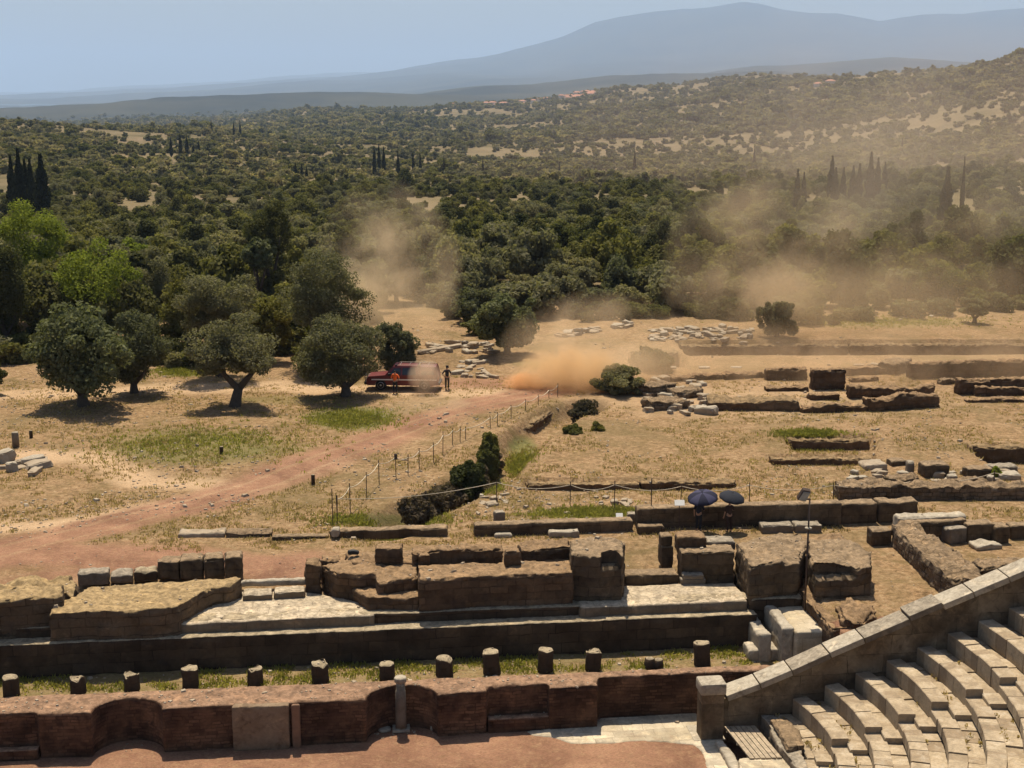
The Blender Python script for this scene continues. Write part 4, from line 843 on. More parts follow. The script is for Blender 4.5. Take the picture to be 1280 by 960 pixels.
qx = RNG.uniform(-60, 1340, 9000); qy = RNG.uniform(400, 680, 9000)
kk = CAMZ / (F_PX * ST - (CY - qy) * CT); X_, Y_ = (qx - CX) * kk, (F_PX * CT + (CY - qy) * ST) * kk; qn = fbm(X_ / 4, Y_ / 4, None, 61, 3); gz_ = ground(X_, Y_); uu, vv = uv(X_, Y_)
for k in np.where((qn > .53) & (vv > V_L + 9))[0]: pp_.append((X_[k], Y_[k], gz_[k], pr.uniform(.03, .09) * (2 if pr.random() < .06 else 1)))
pebbles('gravel', pp_, M['dstone'], 'scattered small stones on the fields')
# ------------------------------------------------------------------ vegetation
def crown_mesh(name, seed, rx, ry, rz, nclump, per, leaf, cr=.32, mats=None, flat=.0, aspect=1.5, solid=True):
    r = np.random.default_rng(seed); d = r.normal(size=(nclump, 3)); d /= np.linalg.norm(d, axis=1)[:, None]
    rad = r.uniform(.3, 1, nclump) ** .45; C = d * rad[:, None] * (1 - cr * .75); C *= (1 + .42 * np.sin(d[:, :1] * 3.1 + seed) * np.cos(d[:, 1:2] * 2.7 + seed * 1.7)); C[:, 2] = np.maximum(C[:, 2], -.55 + flat)
    csz = cr * r.uniform(.6, 1.25, nclump)
    ci = np.repeat(np.arange(nclump), per); n = len(ci)
    dd = r.normal(size=(n, 3)); dd /= np.linalg.norm(dd, axis=1)[:, None]; dd[:, 2] = dd[:, 2] * .8 + .12
    rr = r.uniform(.45, 1.08, n) ** .6
    p = (C[ci] + dd * (csz[ci] * rr)[:, None]) * np.array([rx, ry, rz])
    nn = dd + r.normal(size=(n, 3)) * .7 + np.array([0, 0, .25]); nn /= np.linalg.norm(nn, axis=1)[:, None]
    t = np.cross(nn, r.normal(size=(n, 3))); t /= np.linalg.norm(t, axis=1)[:, None] + 1e-9; b = np.cross(nn, t)
    L = leaf * r.uniform(.6, 1.35, n)[:, None]
    V = np.stack([p - t * L * aspect * .5, p - b * L * .5 + t * L * .1, p + t * L * aspect * .5, p + b * L * .5 - t * L * .1], 1).reshape(-1, 3)
    return quads_mesh(name, V, n, mats)
M['olive'] = foliage_mat('olive_leaves', (.105, .098, .052), (.26, .24, .14), .38)
M['leaf'] = foliage_mat('bush_leaves', (.078, .08, .026), (.20, .185, .07), .38)
M['bright'] = foliage_mat('bright_leaves', (.12, .15, .025), (.25, .27, .055), .4)
M['darkleaf'] = foliage_mat('dark_leaves', (.055, .058, .025), (.135, .128, .055), .3)
M['fig'] = foliage_mat('fig_leaves', (.06, .068, .03), (.205, .212, .115), .32, .25)
M['cyp'] = foliage_mat('cypress_leaves', (.022, .027, .014), (.05, .055, .027), .15)
M['brown'] = foliage_mat('dry_shrub_leaves', (.07, .052, .034), (.17, .13, .085), .3)
M['hill'] = foliage_mat('hill_scrub_leaves', (.155, .135, .075), (.30, .26, .16), .42)
def trunk_mb(h, r, fork, seed, spread=.6, lean=0):
    rr = random.Random(seed); mb = MB(); top = Vector((lean, 0, h * (.45 if fork else 1)))
    mb.tube([(0, 0, -.3), (lean * .1, 0, 0), (lean * .5 + rr.uniform(-.05, .05), 0, h * .25), top], [r * 1.5, r * 1.25, r, r * .85], 9)
    if fork:
        for k in range(fork):
            a = 2 * math.pi * k / fork + rr.uniform(-.4, .4); e = Vector((math.cos(a) * spread, math.sin(a) * spread * .7, h * 1.15)) + Vector((lean, 0, 0))
            mid = top.lerp(e, .5) + Vector((math.cos(a) * .12, math.sin(a) * .1, -.05)); mb.tube([tuple(top - Vector((0, 0, .08))), tuple(mid), tuple(e)], [r * .75, r * .5, r * .22], 7)
    return mb
def tree(px, py, x0, x1, ytop, ybot, kind, label, group=None, seed=0, fork=3, lean=0, z0=0, dens=1.0, depth=.9, cat='tree', name=None, xyz=None):
    """a tree standing where pixel (px,py) meets the ground, its crown spanning columns x0..x1 and rows ytop..ybot"""
    x, y, z = xyz or on(px, py, z0); s = (y * CT - (z - CAMZ) * ST) / F_PX
    zt, zb = z_of(y, ytop) - z, z_of(y, ybot) - z
    if fork == 0: zb = min(zb, -.25)
    rx = (x1 - x0) * s / 2; cxx = ((x0 + x1) / 2 - px) * s; rz = (zt - zb) / 2 * 1.05
    o = empty(name or 'tree', (x, y, z), label=label, cat=cat, group=group)
    cfg = {'olive': (54, 230, .115, .25, 'olive'), 'leaf': (50, 190, .14, .27, 'leaf'), 'bright': (50, 170, .15, .26, 'bright'), 'dark': (50, 190, .13, .28, 'darkleaf'), 'fig': (50, 120, .2, .27, 'fig'), 'brown': (40, 90, .14, .3, 'brown')}[kind]
    me = crown_mesh('crown', seed, rx, rx * depth, rz, int(cfg[0] * dens), int(cfg[1] * 1.3), cfg[2], cfg[3], M[cfg[4]])
    c = bpy.data.objects.new('crown', me); c.location = (cxx, 0, (zt + zb) / 2); link(c, o)
    trunk_mb(max(.3, (zb + rz * .5)), .09 + rx * .075, fork, seed, rx * .45, lean).build('trunk', M['bark'], smooth=True, parent=o)
    return o
tree(104, 507, 40, 176, 384, 503, 'fig', 'dense round tree on the left field, darkest trunk, big grey green leaves', seed=3, fork=3, dens=1.7)
tree(168, 491, 128, 214, 386, 490, 'olive', 'grey olive tree half hidden right behind the round tree with big leaves', seed=4, fork=3, dens=1.2)
tree(293, 508, 231, 359, 396, 478, 'olive', 'olive tree with a bent forked bare trunk and its own shadow, left field', seed=5, fork=2, lean=.35, dens=1.6)
tree(432, 495, 364, 484, 400, 491, 'olive', 'dark olive tree standing just in front of the fire truck bonnet', seed=6, fork=3, dens=1.6)
tree(276, 470, 222, 336, 334, 428, 'olive', 'big pale olive crown rising behind the tree with the bent trunk', seed=7, dens=1.5)
tree(400, 462, 345, 470, 320, 420, 'olive', 'large hazy olive rising behind the tree beside the fire truck', seed=8, dens=1.5)
tree(634, 443, 590, 672, 366, 442, 'fig', 'broad leafed fig tree with foliage to the ground beside the dirt track', seed=9, dens=1.4, fork=2)
tree(1218, 404, 1196, 1236, 370, 396, 'olive', 'small lone tree with a thin trunk on the far right meadow', seed=10, dens=.7)
tree(971, 421, 948, 994, 372, 420, 'olive', 'pale bush standing alone in the dust above the dark bank', seed=11, fork=0, cat='bush', name='bush')
tree(-14, 492, -45, 9, 440, 486, 'dark', 'dark tree cut off by the left edge of the photo on the field', seed=12)
tree(490, 470, 462, 522, 400, 462, 'olive', 'dusty shrub directly behind the fire truck roof', seed=13, fork=0, cat='bush', name='bush')
tree(560, 398, 548, 580, 366, 392, 'olive', 'small round bush on the pale bare ground above the truck', seed=14, fork=0, cat='bush', name='bush')
# named front trees of the belt
tree(236, 440, 200, 280, 345, 425, 'leaf', 'leafy tree between the big leaved tree and the pale olive crown', seed=31, dens=1.1)
tree(330, 452, 300, 372, 372, 440, 'leaf', 'low green tree filling the gap left of the truck side olive', seed=32, dens=1.0)
tree(190, 420, 160, 232, 318, 410, 'olive', 'grey green tree standing right of the bright green fresh tree', seed=33, dens=1.2)
tree(432, 425, 400, 472, 340, 415, 'olive', 'hazy olive at the edge of the bare pale ground', seed=34, dens=1.0)
tree(95, 425, 60, 182, 300, 415, 'bright', 'bright green fresh tree above the round field tree', seed=21, dens=1.5, cat='tree')
tree(40, 400, 0, 100, 250, 350, 'bright', 'yellow green tree in the upper left part of the woodland edge', seed=22, dens=1.4)
tree(10, 440, -30, 40, 285, 430, 'dark', 'very dark tree at the left edge behind the field', seed=23, dens=1.4)
tree(75, 418, 30, 100, 350, 415, 'fig', 'leafy fig bush with large pale leaves above the round field tree', seed=24, dens=1.2)
tree(340, 395, 310, 372, 250, 330, 'dark', 'dark rounded tree standing higher than the left woodland', seed=25)
tree(325, 400, 300, 352, 300, 340, 'fig', 'small light leaved tree in the middle of the left woodland', seed=26)
# low shrubs in the channel
for i, (px, py, x0, x1, yt, k, lab) in enumerate(((520, 636, 500, 545, 618, 'brown', 'brown dry shrub at the lower end of the channel'), (552, 632, 532, 578, 604, 'brown', 'dark brown shrub in the middle of the channel'), (582, 625, 560, 606, 575, 'dark', 'dark green shrub on the channel bank left of the grass'),
        (606, 600, 592, 624, 556, 'leaf', 'tall dark shrub at the bend of the channel'), (610, 575, 600, 624, 536, 'leaf', 'green leafy shrub at the upper end of the bend'), (775, 490, 745, 806, 458, 'olive', 'tall hazy shrub right of the orange dust'),
        (812, 462, 786, 842, 434, 'dark', 'dark green bush at the left end of the dark bank'), (716, 540, 706, 728, 532, 'leaf', 'low green bush on the bare field, left one'), (747, 537, 738, 756, 530, 'leaf', 'low green bush on the bare field, right one'),
        (1247, 597, 1238, 1252, 585, 'bright', 'small fresh green bush among the blocks at the right'), (728, 514, 706, 752, 502, 'brown', 'dusty low shrub at the end of the ditch'), (600, 622, 585, 640, 608, 'brown', 'low brown shrub beside the vivid green grass patch'), (535, 636, 512, 562, 615, 'brown', 'low dry shrub between the two brown ones in the ditch'), (567, 628, 548, 592, 603, 'brown', 'dry shrub between the brown and the dark green one in the ditch'), (594, 612, 578, 612, 580, 'brown', 'dry shrub left of the tall one at the bend of the ditch'), (612, 588, 598, 630, 562, 'brown', 'dry shrub just right of the ditch bend'))):
    tree(px, py, x0, x1, yt, py + 6, k, lab, seed=60 + i, fork=0, cat='shrub', name='shrub', dens=1.3, z0=-.3, depth=1.2)
# ---- the woodland: masters, then copies
def master(kind, seed, rx, rz, n, per, leaf, mat, name='tree'):
    o = empty(name, (0, 0, 0)); me = crown_mesh('crown', seed, rx, rx, rz, n, per, leaf, .3, M[mat]); c = bpy.data.objects.new('crown', me); c.location = (0, 0, rz * .98); link(c, o)
    trunk_mb(rz * .8, .16, 3, seed, rx * .4).build('trunk', M['bark'], smooth=True, parent=o); return o
MA = [master('olive', 101, 2.7, 2.1, 46, 90, .26, 'olive', 'olive_tree'), master('olive', 102, 2.4, 1.8, 40, 90, .26, 'olive', 'olive_tree'), master('leaf', 103, 2.8, 2.4, 46, 90, .27, 'leaf', 'broadleaf_tree'),
      master('leaf', 104, 2.5, 2.0, 40, 90, .26, 'leaf', 'broadleaf_tree'), master('dark', 105, 2.5, 2.6, 44, 90, .25, 'darkleaf', 'oak_tree'), master('bright', 106, 2.6, 2.2, 42, 90, .26, 'bright', 'broadleaf_tree')]
def far_master(seed, rx, rz, mat):
    return crown_mesh('crown', seed, rx, rx, rz, 16, 26, .75, .36, M[mat])
used = [False] * len(MA)
KW = {0: 'grey green olive tree', 1: 'grey green olive tree', 2: 'mid green leafy tree', 3: 'mid green leafy tree', 4: 'dark green rounded tree', 5: 'yellow green leafy tree'}
def zone(px): return ('left' if px < 250 else 'centre left' if px < 500 else 'centre' if px < 780 else 'centre right' if px < 1000 else 'right')
ZL = {'left': 'above the left field trees', 'centre left': 'behind the truck side trees', 'centre': 'behind the fig tree and dirt track', 'centre right': 'beyond the pale stone scatter', 'right': 'beyond the lone tree meadow'}
pts = []
def edge(px):   # distance at which the wood begins
    return np.interp(px, [-200, 0, 60, 200, 300, 420, 470, 560, 600, 680, 720, 820, 900, 1050, 1180, 1280, 1500], [116, 114, 119, 113, 114, 116, 143, 146, 126, 136, 135, 137, 138, 133, 139, 143, 143])
rr = np.random.default_rng(5); cell = {}
def free(x, y, d):
    k = (int(x // d), int(y // d))
    for i in (-1, 0, 1):
        for j in (-1, 0, 1):
            for (a, b_) in cell.get((d, k[0] + i, k[1] + j), ()):
                if (a - x) ** 2 + (b_ - y) ** 2 < d * d * .8: return False
    cell.setdefault((d, *k), []).append((x, y)); return True
def pick(px, x, y):
    n = float(fbm(x / 25, y / 25, None, 91, 2)); u = rr.random()
    if px < 190 and u < .35: return 5
    if n > .56: return (4, 2)[u < .5]
    if n < .44: return (0, 1)[u < .5]
    return (0, 3, 2, 4, 1, 3)[int(u * 6)]
ROW_ = 0
def in_clear(px, py):
    for (a, b_, c_, d_) in ((165, 180, 34, 3.5), (710, 322, 20, 9), (625, 277, 12, 6), (865, 241, 18, 6), (790, 298, 12, 8), (1140, 320, 12, 7), (505, 388, 45, 10), (690, 402, 16, 12), (950, 396, 20, 6), (1178, 140, 6, 9), (22, 232, 40, 12), (1196, 262, 22, 22)):
        if ((px - a) / c_) ** 2 + ((py - b_) / d_) ** 2 < 1: return True
    return False
near_t = []
for _ in range(9000):
    px = rr.uniform(-120, 1400); y = 118 + 130 * rr.random() ** .9; x = (px - CX) / F_PX * y * CT
    if y < edge(px) + 2 or not free(x, y, 4.3): continue
    pp = proj(x, y, 0)
    if in_clear(*pp): continue
    near_t.append((y, x, px))
near_t.sort(); rest = near_t[285:]; near_t = near_t[:285]
for (y, x, px) in near_t:
    k = pick(px, x, y); z = gz(x, y); s = rr.uniform(.62, 1.15) + (.35 if rr.random() < .12 else 0)
    lab = KW[k] + ' in the woodland ' + ZL[zone(px)]; grp = 'woodland trees ' + ZL[zone(px)]
    if not used[k]: o = MA[k]; used[k] = True; o['label'] = lab; o['category'] = 'tree'; o['group'] = grp
    else: o = copy_tree(MA[k], label=lab, category='tree', group=grp)
    o.location = (x, y, z - .2); o.rotation_euler = (0, 0, rr.uniform(0, 6.28)); o.scale = (s, s, s * rr.uniform(.85, 1.2))
print('near trees', len(near_t), 'rest', len(rest))
# ---- everything beyond: scattered crowns on points
def scatter(name, P_, S_, sources, label):
    """P_ (n,3) points, S_ (n,) sizes; crowns of existing trees set on every point"""
    me = bpy.data.meshes.new(name); me.vertices.add(len(P_)); me.vertices.foreach_set('co', np.asarray(P_, np.float32).ravel())
    at_ = me.attributes.new('size', 'FLOAT_VECTOR', 'POINT'); at_.data.foreach_set('vector', np.asarray(S_, np.float32).ravel())
    o = bpy.data.objects.new(name, me); link(o, kind='stuff', label=label)
    ng = bpy.data.node_groups.new(name, 'GeometryNodeTree'); ng.interface.new_socket('Geometry', in_out='INPUT', socket_type='NodeSocketGeometry'); ng.interface.new_socket('Geometry', in_out='OUTPUT', socket_type='NodeSocketGeometry')
    n = ng.nodes; l = ng.links; gi, go = n.new('NodeGroupInput'), n.new('NodeGroupOutput'); ip = n.new('GeometryNodeInstanceOnPoints'); ip.inputs['Pick Instance'].default_value = True
    g2 = n.new('GeometryNodeGeometryToInstance')
    for s in sources[::-1]:
        if isinstance(s, bpy.types.Object):
            oi = n.new('GeometryNodeObjectInfo'); oi.inputs[0].default_value = s; oi.transform_space = 'ORIGINAL'; l.new(oi.outputs['Geometry'], g2.inputs[0])
    na = n.new('GeometryNodeInputNamedAttribute'); na.data_type = 'FLOAT_VECTOR'; na.inputs[0].default_value = 'size'; l.new(na.outputs[0], ip.inputs['Scale'])
    rv = n.new('FunctionNodeRandomValue'); rv.data_type = 'FLOAT_VECTOR'; rv.inputs[0].default_value = (-.15, -.15, 0); rv.inputs[1].default_value = (.15, .15, 6.28); l.new(rv.outputs[0], ip.inputs['Rotation'])
    ri = n.new('FunctionNodeRandomValue'); ri.data_type = 'INT'; ri.inputs[4].default_value = 0; ri.inputs[5].default_value = len(sources) - 1; l.new(ri.outputs[2], ip.inputs['Instance Index'])
    l.new(gi.outputs[0], ip.inputs['Points']); l.new(g2.outputs[0], ip.inputs['Instance']); l.new(ip.outputs[0], go.inputs[0])
    md = o.modifiers.new('scatter', 'NODES'); md.node_group = ng; return o
CR = [[c for c in m_.children if c.name.startswith('crown')][0] for m_ in MA]
def scat_zone(name, n, y0, y1, dmin, size, srcs, label, dens=None, power=1.0):
    P_, S_ = [], []
    px = rr.uniform(-160, 1440, n); y = y0 * (y1 / y0) ** (rr.random(n) ** power); x = (px - CX) / F_PX * y * CT
    z = ground(x, y); PXp, PYp = proj(x, y, z); keep = np.ones(n, bool)
    if dens is not None: keep &= rr.random(n) < dens(x, y)
    for i in np.where(keep)[0]:
        if y[i] < edge(px[i]) + 3 or in_clear(PXp[i], PYp[i]) or not free(x[i], y[i], dmin): continue
        s = size * (.5 + .75 * rr.random() ** 1.6 + (.5 if rr.random() < .06 else 0)); P_.append((x[i], y[i], z[i] + 1.3 * s)); S_.append((s, s, s * rr.uniform(.75, 1.15)))
    print(name, len(P_)); return scatter(name, P_, S_, srcs, label)
BM_ = []
for k_, (mt_, nm_) in enumerate((('olive', 'grey green'), ('leaf', 'mid green'), ('darkleaf', 'dark green'))):
    o = empty('bush', (0, 0, 0)); me = crown_mesh('crown', 400 + k_, 1.5, 1.5, 1.05, 26, 80, .2, .34, M[mt_]); c_ = bpy.data.objects.new('crown', me); c_.location = (0, 0, .75); link(c_, o)
    trunk_mb(.7, .06, 0, k_).build('trunk', M['bark'], parent=o); BM_.append([o, False, nm_])
nb = 0
for _ in range(900):
    px = rr.uniform(-80, 1330); y = edge(px) - 2.5 + rr.exponential(3.2); x = (px - CX) / F_PX * y * CT
    if nb >= 110 or (640 < px < 720 and y < 134) or not free(x, y, 1.9) or in_clear(*proj(x, y, 0)): continue
    q = BM_[int(rr.integers(0, 3))]; lab = 'low ' + q[2] + ' bush at the woodland edge ' + ZL[zone(px)]; grp = 'edge bushes ' + ZL[zone(px)]
    if not q[1]: o = q[0]; q[1] = True; o['label'] = lab; o['category'] = 'bush'; o['group'] = grp
    else: o = copy_tree(q[0], label=lab, category='bush', group=grp)
    s = rr.uniform(.55, 1.35); o.location = (x, y, gz(x, y) - .05); o.scale = (s * rr.uniform(.9, 1.5), s, s); o.rotation_euler = (0, 0, rr.uniform(0, 6.28)); nb += 1
P0 = [(x, y, gz(x, y) + 2.0) for (y, x, px) in rest]; S0 = [(q, q, q) for q in rr.uniform(.7, 1.2, len(rest))]
scatter('woodland', P0, S0, CR[:5], 'mixed olive and oak woodland behind the first trees')
g_ = lambda x, y: np.clip(fbm(x / 60 + 9, y / 90, None, 55, 3) * 4.4 - 1.6, .10, .9)
scat_zone('woodland', 7000, 225, 520, 4.8, 1.0, CR[:5], 'woodland on the falling ground', dens=lambda x, y: np.clip(fbm(x / 22 + 3, y / 34, None, 57, 3) * 5 - 1.5, .12, 1))
# simpler crowns for the hills
lowm = [bpy.data.objects.new('hill_bush', far_master(200 + i, 2.6, 1.9, m_)) for i, m_ in enumerate(('hill', 'hill', 'leaf', 'olive'))]
for i, o in enumerate(lowm):
    px = (610, 660, 560, 700)[i]; x, y, z = far_on(px, 330 + 12 * i); o.location = (x, y, z + 1.5); link(o, label=('grey bush', 'green bush', 'dark bush', 'pale bush')[i] + ' in the middle of the far woodland', cat='bush')
scat_zone('hillside_scrub', 17000, 480, 1500, 6.2, 1.35, lowm, 'scattered olives and scrub on the hills', dens=g_)
scat_zone('far_hillside_scrub', 30000, 1400, 5200, 13, 3.0, lowm, 'scrub on the far hills', dens=lambda x, y: np.clip(fbm(x / 160 + 9, y / 240, None, 58, 3) * 4.0 - 1.3, .18, .85))
# grove rows in the pale clearing
P1 = []
for i in range(15):
    for j in range(7):
        D = 690 + j * 16; px = 612 + i * 8.0 + j * 1.6; x, y, z = far_on(px, D); P1.append((x, y, z + 1.8))
scatter('olive_grove', P1, [(.85, .85, .8)] * len(P1), lowm[:1] + lowm[3:], 'rows of olives in the pale clearing')
# ---- cypresses
def cyp_mesh(seed, h=12, r=1.15):
    g = np.random.default_rng(seed); n = 2600; t = g.random(n) ** .8; rad = r * np.clip(np.sin(np.clip(t * 1.02 + .06, 0, 1) * math.pi) ** .6 * (1.05 - t * .75) + .05, .02, 2) * g.uniform(.5, 1.05, n) * (1 + .18 * np.sin(t * 23 + seed))
    a = g.uniform(0, 6.28, n); p = np.stack([rad * np.cos(a), rad * np.sin(a), .5 + t * (h - .5)], 1)
    tt_ = np.stack([np.cos(a) * .3, np.sin(a) * .3, np.ones(n)], 1) + g.normal(size=(n, 3)) * .25; tt_ /= np.linalg.norm(tt_, axis=1)[:, None]
    b = np.cross(tt_, g.normal(size=(n, 3))); b /= np.linalg.norm(b, axis=1)[:, None]; L = g.uniform(.2, .45, n)[:, None]
    return quads_mesh('crown', np.stack([p - tt_ * L, p - b * L * .5, p + tt_ * L, p + b * L * .5], 1).reshape(-1, 3), n, M['cyp'])
cm = []
for i in range(3):
    o = empty('cypress', (0, 0, 0)); c = bpy.data.objects.new('crown', cyp_mesh(300 + i)); link(c, o); MB().tube([(0, 0, -.5), (0, 0, 2)], [.25, .2], 7).build('trunk', M['bark'], parent=o); cm.append(o)
cu = [False] * 3
def cypress(px, yb, yt, D, label, group=None, wid=1.0):
    k = random.randrange(3); x, y, z = far_on(px, D); zb = z_of(y, yb); h = z_of(y, yt) - min(z, zb)
    s = h / 12
    if not cu[k]: o = cm[k]; cu[k] = True; o['label'] = label; o['category'] = 'tree'; (group and o.__setitem__('group', group))
    else: o = copy_tree(cm[k], label=label, category='tree', **({'group': group} if group else {}))
    o.location = (x, y, min(z, zb)); o.scale = (s * wid, s * wid, s); o.rotation_euler = (0, 0, random.uniform(0, 6))
cypress(44, 243, 194, 300, 'broadest cypress, rightmost of the group at the upper left', wid=1.35)
for px, yt in ((6, 196), (16, 187), (23.5, 200), (30, 199)): cypress(px, 240, yt, 303 + px * .3, 'slim cypress in the row left of the broadest one', 'row of slim cypresses at the upper left', 1.0)
cypress(1192, 290, 210, 205, 'tall solitary cypress above the lone tree meadow', wid=1.15)
cypress(1212, 288, 198, 207, 'very thin bare cypress beside the tall solitary one', wid=.35)
for px, yb, yt in ((1080, 238, 205), (1094, 240, 191), (1103, 240, 198), (1112, 236, 203), (1060, 238, 210), (1072, 238, 208), (1050, 236, 210), (1002, 245, 212), (1010, 245, 216), (1045, 216, 196)):
    cypress(px, yb, yt, 330 + (px % 7) * 8, 'cypress in the hazy clump on the right hand hillside', 'clump of hazy cypresses on the right', 1.1)
for px, yb, yt in ((210, 190, 172), (222, 190, 168), (230, 192, 170), (238, 192, 178), (245, 192, 176), (256, 196, 182)):
    cypress(px, yb, yt, 720 + px % 9 * 6, 'small cypress in the dark clump on the left ridge', 'cypress clump on the left ridge', 1.1)
for px, yb, yt in ((358, 222, 206), (366, 222, 203), (374, 222, 205), (380, 222, 208)):
    cypress(px, yb, yt, 560 + px % 9 * 4, 'small cypress in the dark clump below the centre left ridge', 'cypress clump below the left ridge', 1.3)
for px, yb, yt in ((466, 202, 183), (472, 202, 180), (478, 202, 184), (496, 205, 190), (515, 205, 190), (524, 206, 192), (554, 206, 196), (603, 208, 198), (795, 215, 190), (868, 218, 204), (946, 198, 186), (1132, 192, 172), (700, 212, 203), (745, 214, 204), (290, 160, 152), (298, 160, 151), (262, 158, 150)):
    cypress(px, yb, yt, 640 + px % 11 * 8 if yb > 180 else 1200, 'tiny cypress scattered over the middle hills', 'tiny cypresses on the middle hills', .8)
# ---- tufts of dry grass on the near ground
def tufts(name, n, zone_, hgt, col, label, seed):
    g = np.random.default_rng(seed); x, y, z = zone_(g, n); k = 5; n2 = len(x) * k
    X = np.repeat(x, k) + g.normal(size=n2) * .10; Y = np.repeat(y, k) + g.normal(size=n2) * .10; Z = np.repeat(z, k)
    a = g.uniform(0, 6.28, n2); h = hgt * g.uniform(.4, 1.3, n2); w_ = .025 + h * .12; lx, ly = g.normal(size=n2) * h * .4, g.normal(size=n2) * h * .4
    V = np.stack([np.stack([X - np.cos(a) * w_, Y - np.sin(a) * w_, Z - .02], 1), np.stack([X + np.cos(a) * w_, Y + np.sin(a) * w_, Z - .02], 1), np.stack([X + lx + .01, Y + ly, Z + h], 1), np.stack([X + lx - .01, Y + ly, Z + h], 1)], 1).reshape(-1, 3)
    o = bpy.data.objects.new(name, quads_mesh(name, V, n2, col)); return link(o, kind='stuff', label=label)
M['tuft'] = foliage_mat('dry_grass_blades', (.30, .21, .095), (.52, .39, .19), .45); M['gtuft'] = foliage_mat('green_grass_blades', (.17, .18, .04), (.40, .35, .10), .5)
link(bpy.data.objects.new('weeds', quads_mesh('weeds', WEEDS, len(WEEDS) // 4, M['tuft'])), kind='stuff', label='dry weeds growing in the joints of the theatre seats')
def z_field(g, n):
    px = g.uniform(-60, 1340, n); py = g.uniform(470, 690, n); den = F_PX * ST - (CY - py) * CT; kk = CAMZ / den; x, y = (px - CX) * kk, (F_PX * CT + (CY - py) * ST) * kk
    u, v = uv(x, y); q = fbm(x / 2.3, y / 2.3, None, 66, 3); tr = seg_dist(x, y, [at(*p) for p in [(-150, 720), (0, 690), (120, 660), (250, 628), (380, 588), (460, 556), (530, 528), (600, 506), (690, 487)]])
    m_ = (v > V_L + 9) & (q > .47) & (tr > 1.9); x, y = x[m_], y[m_]; return x, y, ground(x, y)
tufts('dry_grass', 26000, z_field, .10, M['tuft'], 'dry grass on the field', 1)
def z_strip(g, n):
    u = g.uniform(-30, 19, n); v = g.uniform(54.9, 56.75, n); x, y = CA * u - SA * v, SA * u + CA * v; q = fbm(x / .9, y / .6, None, 67, 3); m_ = q > .5; x, y = x[m_], y[m_]; return x, y, ground(x, y)
tufts('grass', 5200, z_strip, .12, M['gtuft'], 'green grass between the column stumps', 2)
def z_pod(g, n):
    c = [(440, 523, 60, 14), (250, 560, 140, 22), (612, 602, 14, 12), (652, 560, 18, 14), (480, 650, 80, 8), (745, 642, 80, 7), (1100, 402, 140, 7), (1010, 543, 40, 5), (228, 464, 34, 6)]
    i = g.integers(0, len(c), n); C = np.array(c, float)[i]; r = g.normal(size=(n, 2)) * .5; px, py = C[:, 0] + r[:, 0] * C[:, 2], C[:, 1] + r[:, 1] * C[:, 3]
    den = F_PX * ST - (CY - py) * CT; kk = CAMZ / den; x, y = (px - CX) * kk, (F_PX * CT + (CY - py) * ST) * kk; u, v = uv(x, y); m_ = v > V_L + 9; x, y = x[m_], y[m_]; return x, y, ground(x, y)
tufts('green_grass', 9000, z_pod, .14, M['gtuft'], 'patches of green grass on the field', 3)
# ------------------------------------------------------------------ rope fences, signs, lamp
def catenary(p, q, sag, n=8):
    return [(p[0] + (q[0] - p[0]) * i / n, p[1] + (q[1] - p[1]) * i / n, p[2] + (q[2] - p[2]) * i / n - sag * 4 * (i / n) * (1 - i / n)) for i in range(n + 1)]
def rope_fence(posts, label, sag=.16, roped=None):
    """posts: (px, base row, top row)"""
    P_ = [on(px, yb) for px, yb, yt in posts]; o = empty('rope_fence', P_[0], label=label, cat='fence'); tops = []
    for (px, yb, yt), (x, y, z) in zip(posts, P_):
        h = z_of(y, yt) - z; lx, ly, lz = x - P_[0][0], y - P_[0][1], z - P_[0][2]; tl = random.uniform(-.03, .03)
        MB().tube([(lx, ly, lz - .2), (lx + tl, ly, lz + h)], .026, 6).build('post', M['post'], parent=o); tops.append((lx + tl, ly, lz + h * .86))
    for i in range(len(tops) - 1):
        if roped and not roped(i): continue
        MB().tube(catenary(tops[i], tops[i + 1], sag), .02, 5).build('rope', M['rope'], smooth=True, parent=o)
    return o
rope_fence([(416, 654, 611), (421.5, 652, 619), (438, 640, 604), (458, 620, 590), (474, 603, 575), (495, 596, 567), (510, 593, 568), (524, 586, 560), (542, 578, 553), (553.5, 568, 540), (565.6, 556, 535), (575, 552, 533), (582, 549, 533), (613, 535, 520), (622, 532, 515), (639, 521, 506), (657, 513, 499), (673, 506, 493), (686, 497, 486), (697, 496, 479)],
           'rope fence of thin iron posts following the red track up to the dust', roped=lambda i: i > 0)
rope_fence([(421.8, 652, 619), (620.5, 628, 599), (712.5, 631, 602), (768, 637, 601), (851, 625, 605), (936.8, 628, 603), (1041.5, 628, 603), (1138, 618, 599), (1242, 610, 588), (1345, 605, 585)], 'rope fence running straight across in front of the bare field', sag=.28)
x, y, z = on(495, 596)
o = MB().box(-.09, .09, -.06, .06, 0, .34).build('path_light', M['post'], bevel=.02, label='small dark lamp box on one post of the track side rope fence', cat='lamp'); o.location = (x, y, z_of(y, 574) - .02)
for px, yb, yt, w, lab in ((848.5, 664, 625, 13, 'white information panel on a thin pole beside the left umbrella'), (774, 657, 641.5, 9, 'small low information panel at the end of the pale topped wall')):
    x, y, z = on(px, yb); h = z_of(y, yt) - z; o = empty('information_sign', (x, y, z), label=lab, cat='sign'); wd = w * y / F_PX / 2
    MB().tube([(0, 0, -.1), (0, 0, h - .12)], .022, 6).build('pole', M['post'], parent=o)
    p_ = MB().box(-wd, wd, -.015, .015, -.16, .16).build('panel', plain('white_panel', (.75, .72, .66), .5, var=.05), bevel=.006, parent=o); p_.location = (0, -.03, h - .14); p_.rotation_euler = (-.75, 0, 0)
x, y, z = on(813.5, 657); h = z_of(y, 598) - z
